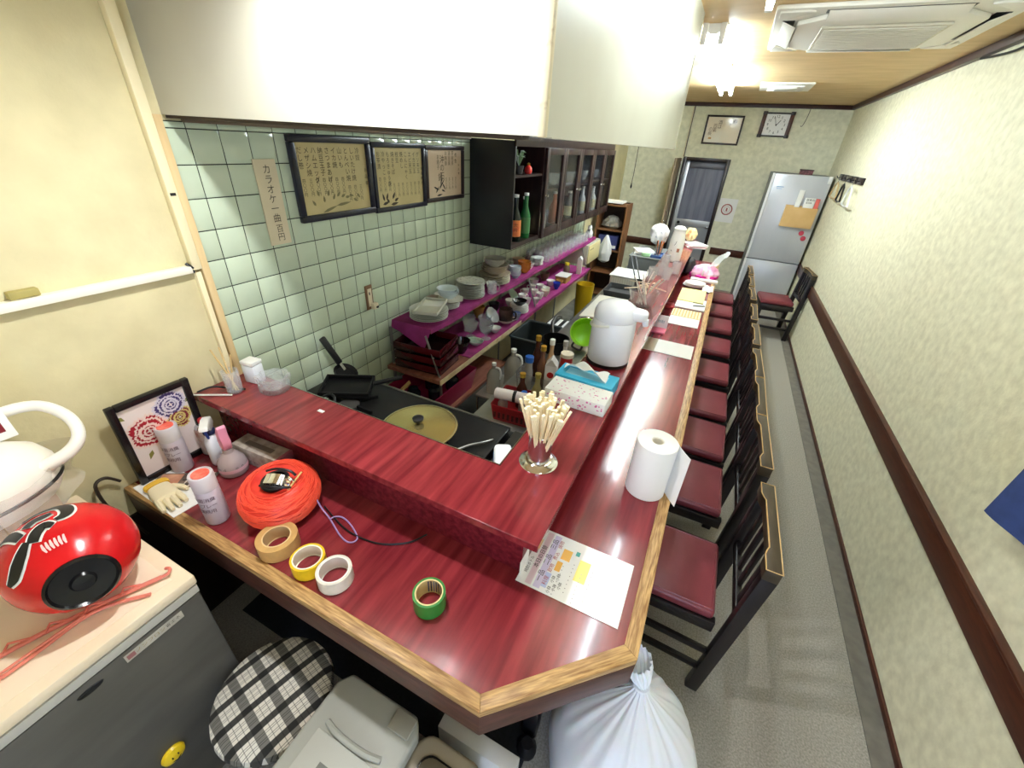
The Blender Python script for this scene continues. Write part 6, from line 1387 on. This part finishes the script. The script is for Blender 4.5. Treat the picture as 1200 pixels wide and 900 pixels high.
t = thing('plant_pot', 'small artificial plant with grey-green leaves on the cabinet shelf', 'plant', (-1.31, 2.80, cz2))
MB().lathe([(.025, 0), (.034, .05), (.031, .05), (.024, .006), (0, .005)], 18).build('pot', pm('pot_dark', (50, 46, 46), .4), t)
random.seed(4)
for k in range(16):
    a = random.uniform(0, 6.28); l_ = random.uniform(.045, .075); up = random.uniform(.03, .085)
    ca, sa = math.cos(a), math.sin(a)
    MB().add([(0, 0, .045), (l_ * .5 * ca - .012 * sa, l_ * .5 * sa + .012 * ca, .06 + up), (l_ * ca, l_ * sa, .06 + up * .9), (l_ * .5 * ca + .012 * sa, l_ * .5 * sa - .012 * ca, .06 + up)], [(0, 1, 2, 3)]).build('leaf', pm('sage_leaf', (120, 150, 110), .5) if k % 3 else pm('pale_leaf', (200, 206, 200), .5), t, solid=.001)
t = thing('red_ornament', 'small red ornament beside the plant in the cabinet', 'ornament', (-1.285, 2.90, cz2))
MB().lathe([(.022, 0), (.027, .016), (.024, .036), (.012, .05), (0, .053)], 16).build('body', pm('ornament_red', (214, 50, 46), .35), t)
MB().lathe([(.010, .0535), (.013, .06), (0, .068)], 12).build('knob', pm('ornament_gold', (206, 170, 80), .3, metal=.6), t)
for k, (y, h_, m_, lab) in enumerate(((3.28, .22, pm('frost_bottle', (190, 196, 190), .2), 'pale bottle behind the first cabinet pane'), (3.68, .24, pm('terracotta_bottle', (206, 120, 90), .4), 'terracotta bottle behind the second cabinet pane'), (4.08, .22, pm('smoke_bottle', (110, 110, 110), .2), 'smoky bottle behind the third cabinet pane'), (4.48, .24, pm('white_bottle', (216, 222, 230), .3), 'white bottle behind the fourth cabinet pane'), (4.86, .22, pm('milk_bottle', (236, 236, 230), .3), 'milky bottle behind the last cabinet pane'))):
    cab_bottle(-1.36, y, lab, m_, CL if k != 1 else pm('terracotta_bottle', (206, 120, 90), .4), h_, .042)
    tag(MB().lathe(bowl_mesh(.05, .09), 18).build('cut_glass', glass()), 'glass bowl on the shelf behind pane %s of the cabinet' % ('one', 'two', 'three', 'four', 'five')[k], 'bowl', 'glass bowls in the cabinet').location = (-1.37, y - .04, cz1)
# bookcase in the far left corner
bk = thing('bookcase', 'narrow brown bookcase in the far left corner of the kitchen', 'bookcase', (-1.50, 5.72, 0))
BKW = pm('bookcase_wood', (134, 92, 58), .5, col2=(110, 72, 44), scale=8, stretch=(4, 4, .5))
bx('side_panel', BKW, 0, .018, 0, .30, 0, 1.24, bk); bx('side_panel', BKW, .36, .38, 0, .30, 0, 1.24, bk)
bx('back_panel', pm('bookcase_back', (60, 44, 34), .6), .018, .36, .285, .30, 0, 1.24, bk)
for z_ in (.05, .36, .66, .92, 1.225): bx('shelf_board', BKW, .018, .36, .0, .285, z_ - .015, z_, bk)
tag(bx('paper_pile', PAPER, -1.46, -1.20, 5.74, 5.98, 1.2405, 1.262), 'low pile of white papers on top of the brown bookcase', 'papers')
t = thing('blue_carton', 'dark blue carton on the middle shelf of the bookcase', 'box', (-1.32, 5.86, .6605))
bx('carton', pm('carton_navy', (60, 66, 120), .5), -.13, .13, -.10, .10, 0, .18, t, bevel=.003); bx('white_end', PAPER, -.12, .12, -.1015, -.1003, .02, .06, t)
t = thing('grey_bag', 'crumpled grey bag on the upper shelf of the bookcase', 'bag', (-1.32, 5.86, .9205))
MB().lathe(fine([(.06, 0), (.12, .03), (.11, .09), (.06, .15), (0, .17)], 24), 40, sy=.7, wob=crumple(.12, 6)).build('film', pm('bag_grey', (130, 126, 116), .5), t)
t = thing('dark_bags', 'dark bundle lying on the floor beside the bookcase', 'bundle', (-.85, 5.95, 0))
MB().lathe([(.15, 0), (.19, .05), (.17, .16), (.10, .24), (0, .27)], 20, wob=lambda a, v: 1 + .12 * math.sin(4 * a + 6 * v)).build('bundle', pm('bundle_dark', (54, 46, 42), .7), t)
# pull cord under the soffit end
t = thing('pull_cord', 'thin pull cord with a dark toggle hanging beyond the soffit', 'cord', (0, 0, 0))
MB().tube([(-.60, 3.05, 2.45), (-.60, 3.05, 1.72), (-.605, 3.06, 1.66)], .002, 5).build('cord', pm('cord_grey', (90, 84, 70), .6), t)
MB().lathe([(.004, 0), (.006, .01), (.003, .03)], 8, o=(-.605, 3.06, 1.632)).build('toggle', BLACK, t)
